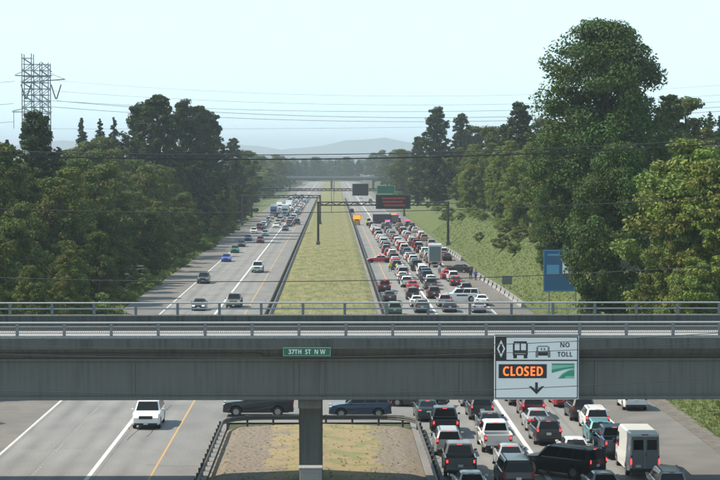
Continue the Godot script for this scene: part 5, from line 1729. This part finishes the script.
func build_tufts() -> void:
	rng.seed = 55
	var b := MB.new()
	b.colored = true
	for k in 14:
		var a := rng.randf() * TAU
		var o := Vector3(cos(a), 0, sin(a)) * rng.randf() * 0.22
		var tip := o * 2.2 + Vector3(0, rng.randf_range(0.2, 0.5), 0)
		var w := Vector3(-sin(a), 0, cos(a)) * 0.035
		b.tint = Color(0.25, 0.27, 0.1) * rng.randf_range(0.7, 1.2)
		b.tint.a = 1.0
		b.tri(o - w, tip, o + w)
	var mesh := b.mesh()
	mesh.surface_set_material(0, M.tuft)
	for area in [["bank_grass", 26.4, 36.0, 115.0, 520.0, 16000, "tall weedy grass covering the bank beside the northbound shoulder", 0.5], ["median_grass", -7.2, 5.2, 100.0, 138.0, 900, "sparse dry grass on the bare median under the overpass", 0.22], ["median_lawn", -7.4, 5.4, 158.0, 420.0, 9000, "mown dry grass of the median beyond the overpass", 0.2], ["verge_grass", -32.0, -27.5, 140.0, 520.0, 2500, "weedy grass along the southbound shoulder below the wood", 1.4]]:
		var mm := MultiMesh.new()
		mm.transform_format = MultiMesh.TRANSFORM_3D
		mm.use_colors = true
		mm.mesh = mesh
		mm.instance_count = area[5]
		for i in area[5]:
			var x := rng.randf_range(area[1], area[2])
			var t := rng.randf()
			var d := lerpf(area[3], area[4], t * t)
			var s: float = area[7] * rng.randf_range(0.5, 1.3)
			mm.set_instance_transform(i, Transform3D(Basis(Vector3.UP, rng.randf() * TAU).scaled(Vector3(s * 1.3, s, s * 1.3)), Vector3(x, terrain(x, d), -d)))
			var g := rng.randf()
			mm.set_instance_color(i, Color(lerpf(0.55, 1.1, g), lerpf(0.75, 1.05, g), lerpf(0.5, 1.0, g)))
		var o := MultiMeshInstance3D.new()
		o.name = area[0]
		o.multimesh = mm
		o.material_override = M.tuft
		add_child(o)
		o.set_meta("kind", "stuff")
		o.set_meta("label", area[6])
		o.set_meta("category", "grass")


func median_soil_material() -> void:
	var im := Image.create(256, 256, false, Image.FORMAT_RGB8)
	var f := FastNoiseLite.new()
	f.seed = 41
	f.frequency = 0.02
	var g := FastNoiseLite.new()
	g.seed = 42
	g.frequency = 0.18
	for y in 256:
		for x in 256:
			var wx := (x / 256.0 - 0.5) * 16.0
			var a := f.get_noise_2d(x, y)
			var b := g.get_noise_2d(x, y)
			var c := Color(0.21, 0.165, 0.085).lerp(Color(0.3, 0.235, 0.125), 0.5 + b)
			if a + 0.5 * b > 0.22:
				c = Color(0.13, 0.15, 0.06).lerp(Color(0.2, 0.19, 0.08), 0.5 + b)
			if wx < -3.6 + 2.2 * a + 0.5 * b or wx > 3.0 + 2.0 * a + 0.5 * b:
				c = Color(0.12, 0.1, 0.08).lerp(Color(0.235, 0.195, 0.155), clampf(0.5 + 1.2 * b, 0, 1))
			im.set_pixel(x, y, c.linear_to_srgb())
	var m := mat("median_near", Color(1, 1, 1), 1.0)
	m.albedo_texture = ImageTexture.create_from_image(im)
	m.uv1_triplanar = true
	m.uv1_world_triplanar = true
	m.uv1_scale = Vector3.ONE / 16.0
	m.uv1_offset = Vector3(0.5, 0.0, 0.0)
	m.heightmap_enabled = true
	m.heightmap_texture = noise_tex(77, 0.15, [[0.0, 0.0], [1.0, 1.0]])
	m.heightmap_scale = 1.2


func _ready() -> void:
	# camera
	var cam := Camera3D.new()
	cam.name = "camera"
	cam.position = Vector3(0, 19, 0)
	cam.rotation_degrees = Vector3(-2.302, -0.797, 0)
	cam.fov = 14.105
	cam.near = 0.5
	cam.far = 30000.0
	add_child(cam)
	# sky, air and exposure
	var env := Environment.new()
	var sm := ProceduralSkyMaterial.new()
	sm.sky_top_color = Color(0.52, 0.62, 0.7)
	sm.sky_horizon_color = Color(0.835, 0.945, 0.975)
	sm.sky_curve = 0.16
	sm.ground_bottom_color = Color(0.3, 0.32, 0.28)
	sm.ground_horizon_color = Color(0.6, 0.66, 0.66)
	sm.sun_angle_max = 8.0
	sm.energy_multiplier = 1.0
	var sky := Sky.new()
	sky.sky_material = sm
	env.background_mode = Environment.BG_SKY
	env.sky = sky
	env.tonemap_mode = Environment.TONE_MAPPER_LINEAR
	env.tonemap_exposure = 1.75
	env.fog_enabled = true
	env.fog_density = 0.00015
	env.fog_light_color = Color(0.86, 0.93, 0.98)
	env.sdfgi_enabled = true
	env.ssao_enabled = true
	env.ssil_enabled = true
	var we := WorldEnvironment.new()
	we.name = "world"
	we.environment = env
	add_child(we)
	# afternoon sun: beyond the southbound side, a little ahead
	var sun := DirectionalLight3D.new()
	sun.name = "sun"
	sun.light_energy = 1.25
	sun.light_color = Color(1.0, 0.95, 0.87)
	sun.light_angular_distance = 0.5
	sun.shadow_enabled = true
	var el := deg_to_rad(51.0)
	var az := deg_to_rad(6.0)
	var towards := Vector3(-cos(az) * cos(el), sin(el), -sin(az) * cos(el))
	sun.look_at_from_position(towards * 100.0, Vector3.ZERO)
	add_child(sun)

	materials()
	median_soil_material()
	mat("van_rear_shade", Color(0.16, 0.175, 0.18), 0.4)  # grey stands in for shade on the white van's rear doors
	mat("gantry_steel", Color(0.05, 0.052, 0.055), 0.6, 0.3)
	mat("truck_door", Color(0.16, 0.2, 0.19), 0.5)
	mat("tower_steel", Color(0.2, 0.215, 0.225), 0.6, 0.4)
	mat("hill", Color(0.04, 0.06, 0.045), 1.0)
	mat("mountain", Color(0.06, 0.08, 0.065), 1.0)
	var cl := mat("cloth", Color(1, 1, 1), 0.9)
	cl.vertex_color_use_as_albedo = true
	var tf := mat("tuft", Color(1, 1, 1), 0.9)
	tf.vertex_color_use_as_albedo = true
	tf.backlight_enabled = true
	tf.backlight = Color(0.4, 0.42, 0.2)
	build_ground()
	build_roads()
	ridge("hills", 6500.0, 3, 25.0, 62.0, M.hill, 0.0012)
	ridge("mountains", 12000.0, 9, 90.0, 190.0, M.mountain, 0.0009)
	build_overpass()
	build_far_overpass()
	build_trees()
	build_guardrails()
	build_gantries()
	build_tower()
	build_wires()
	build_traffic()
	build_people()
	build_tufts()
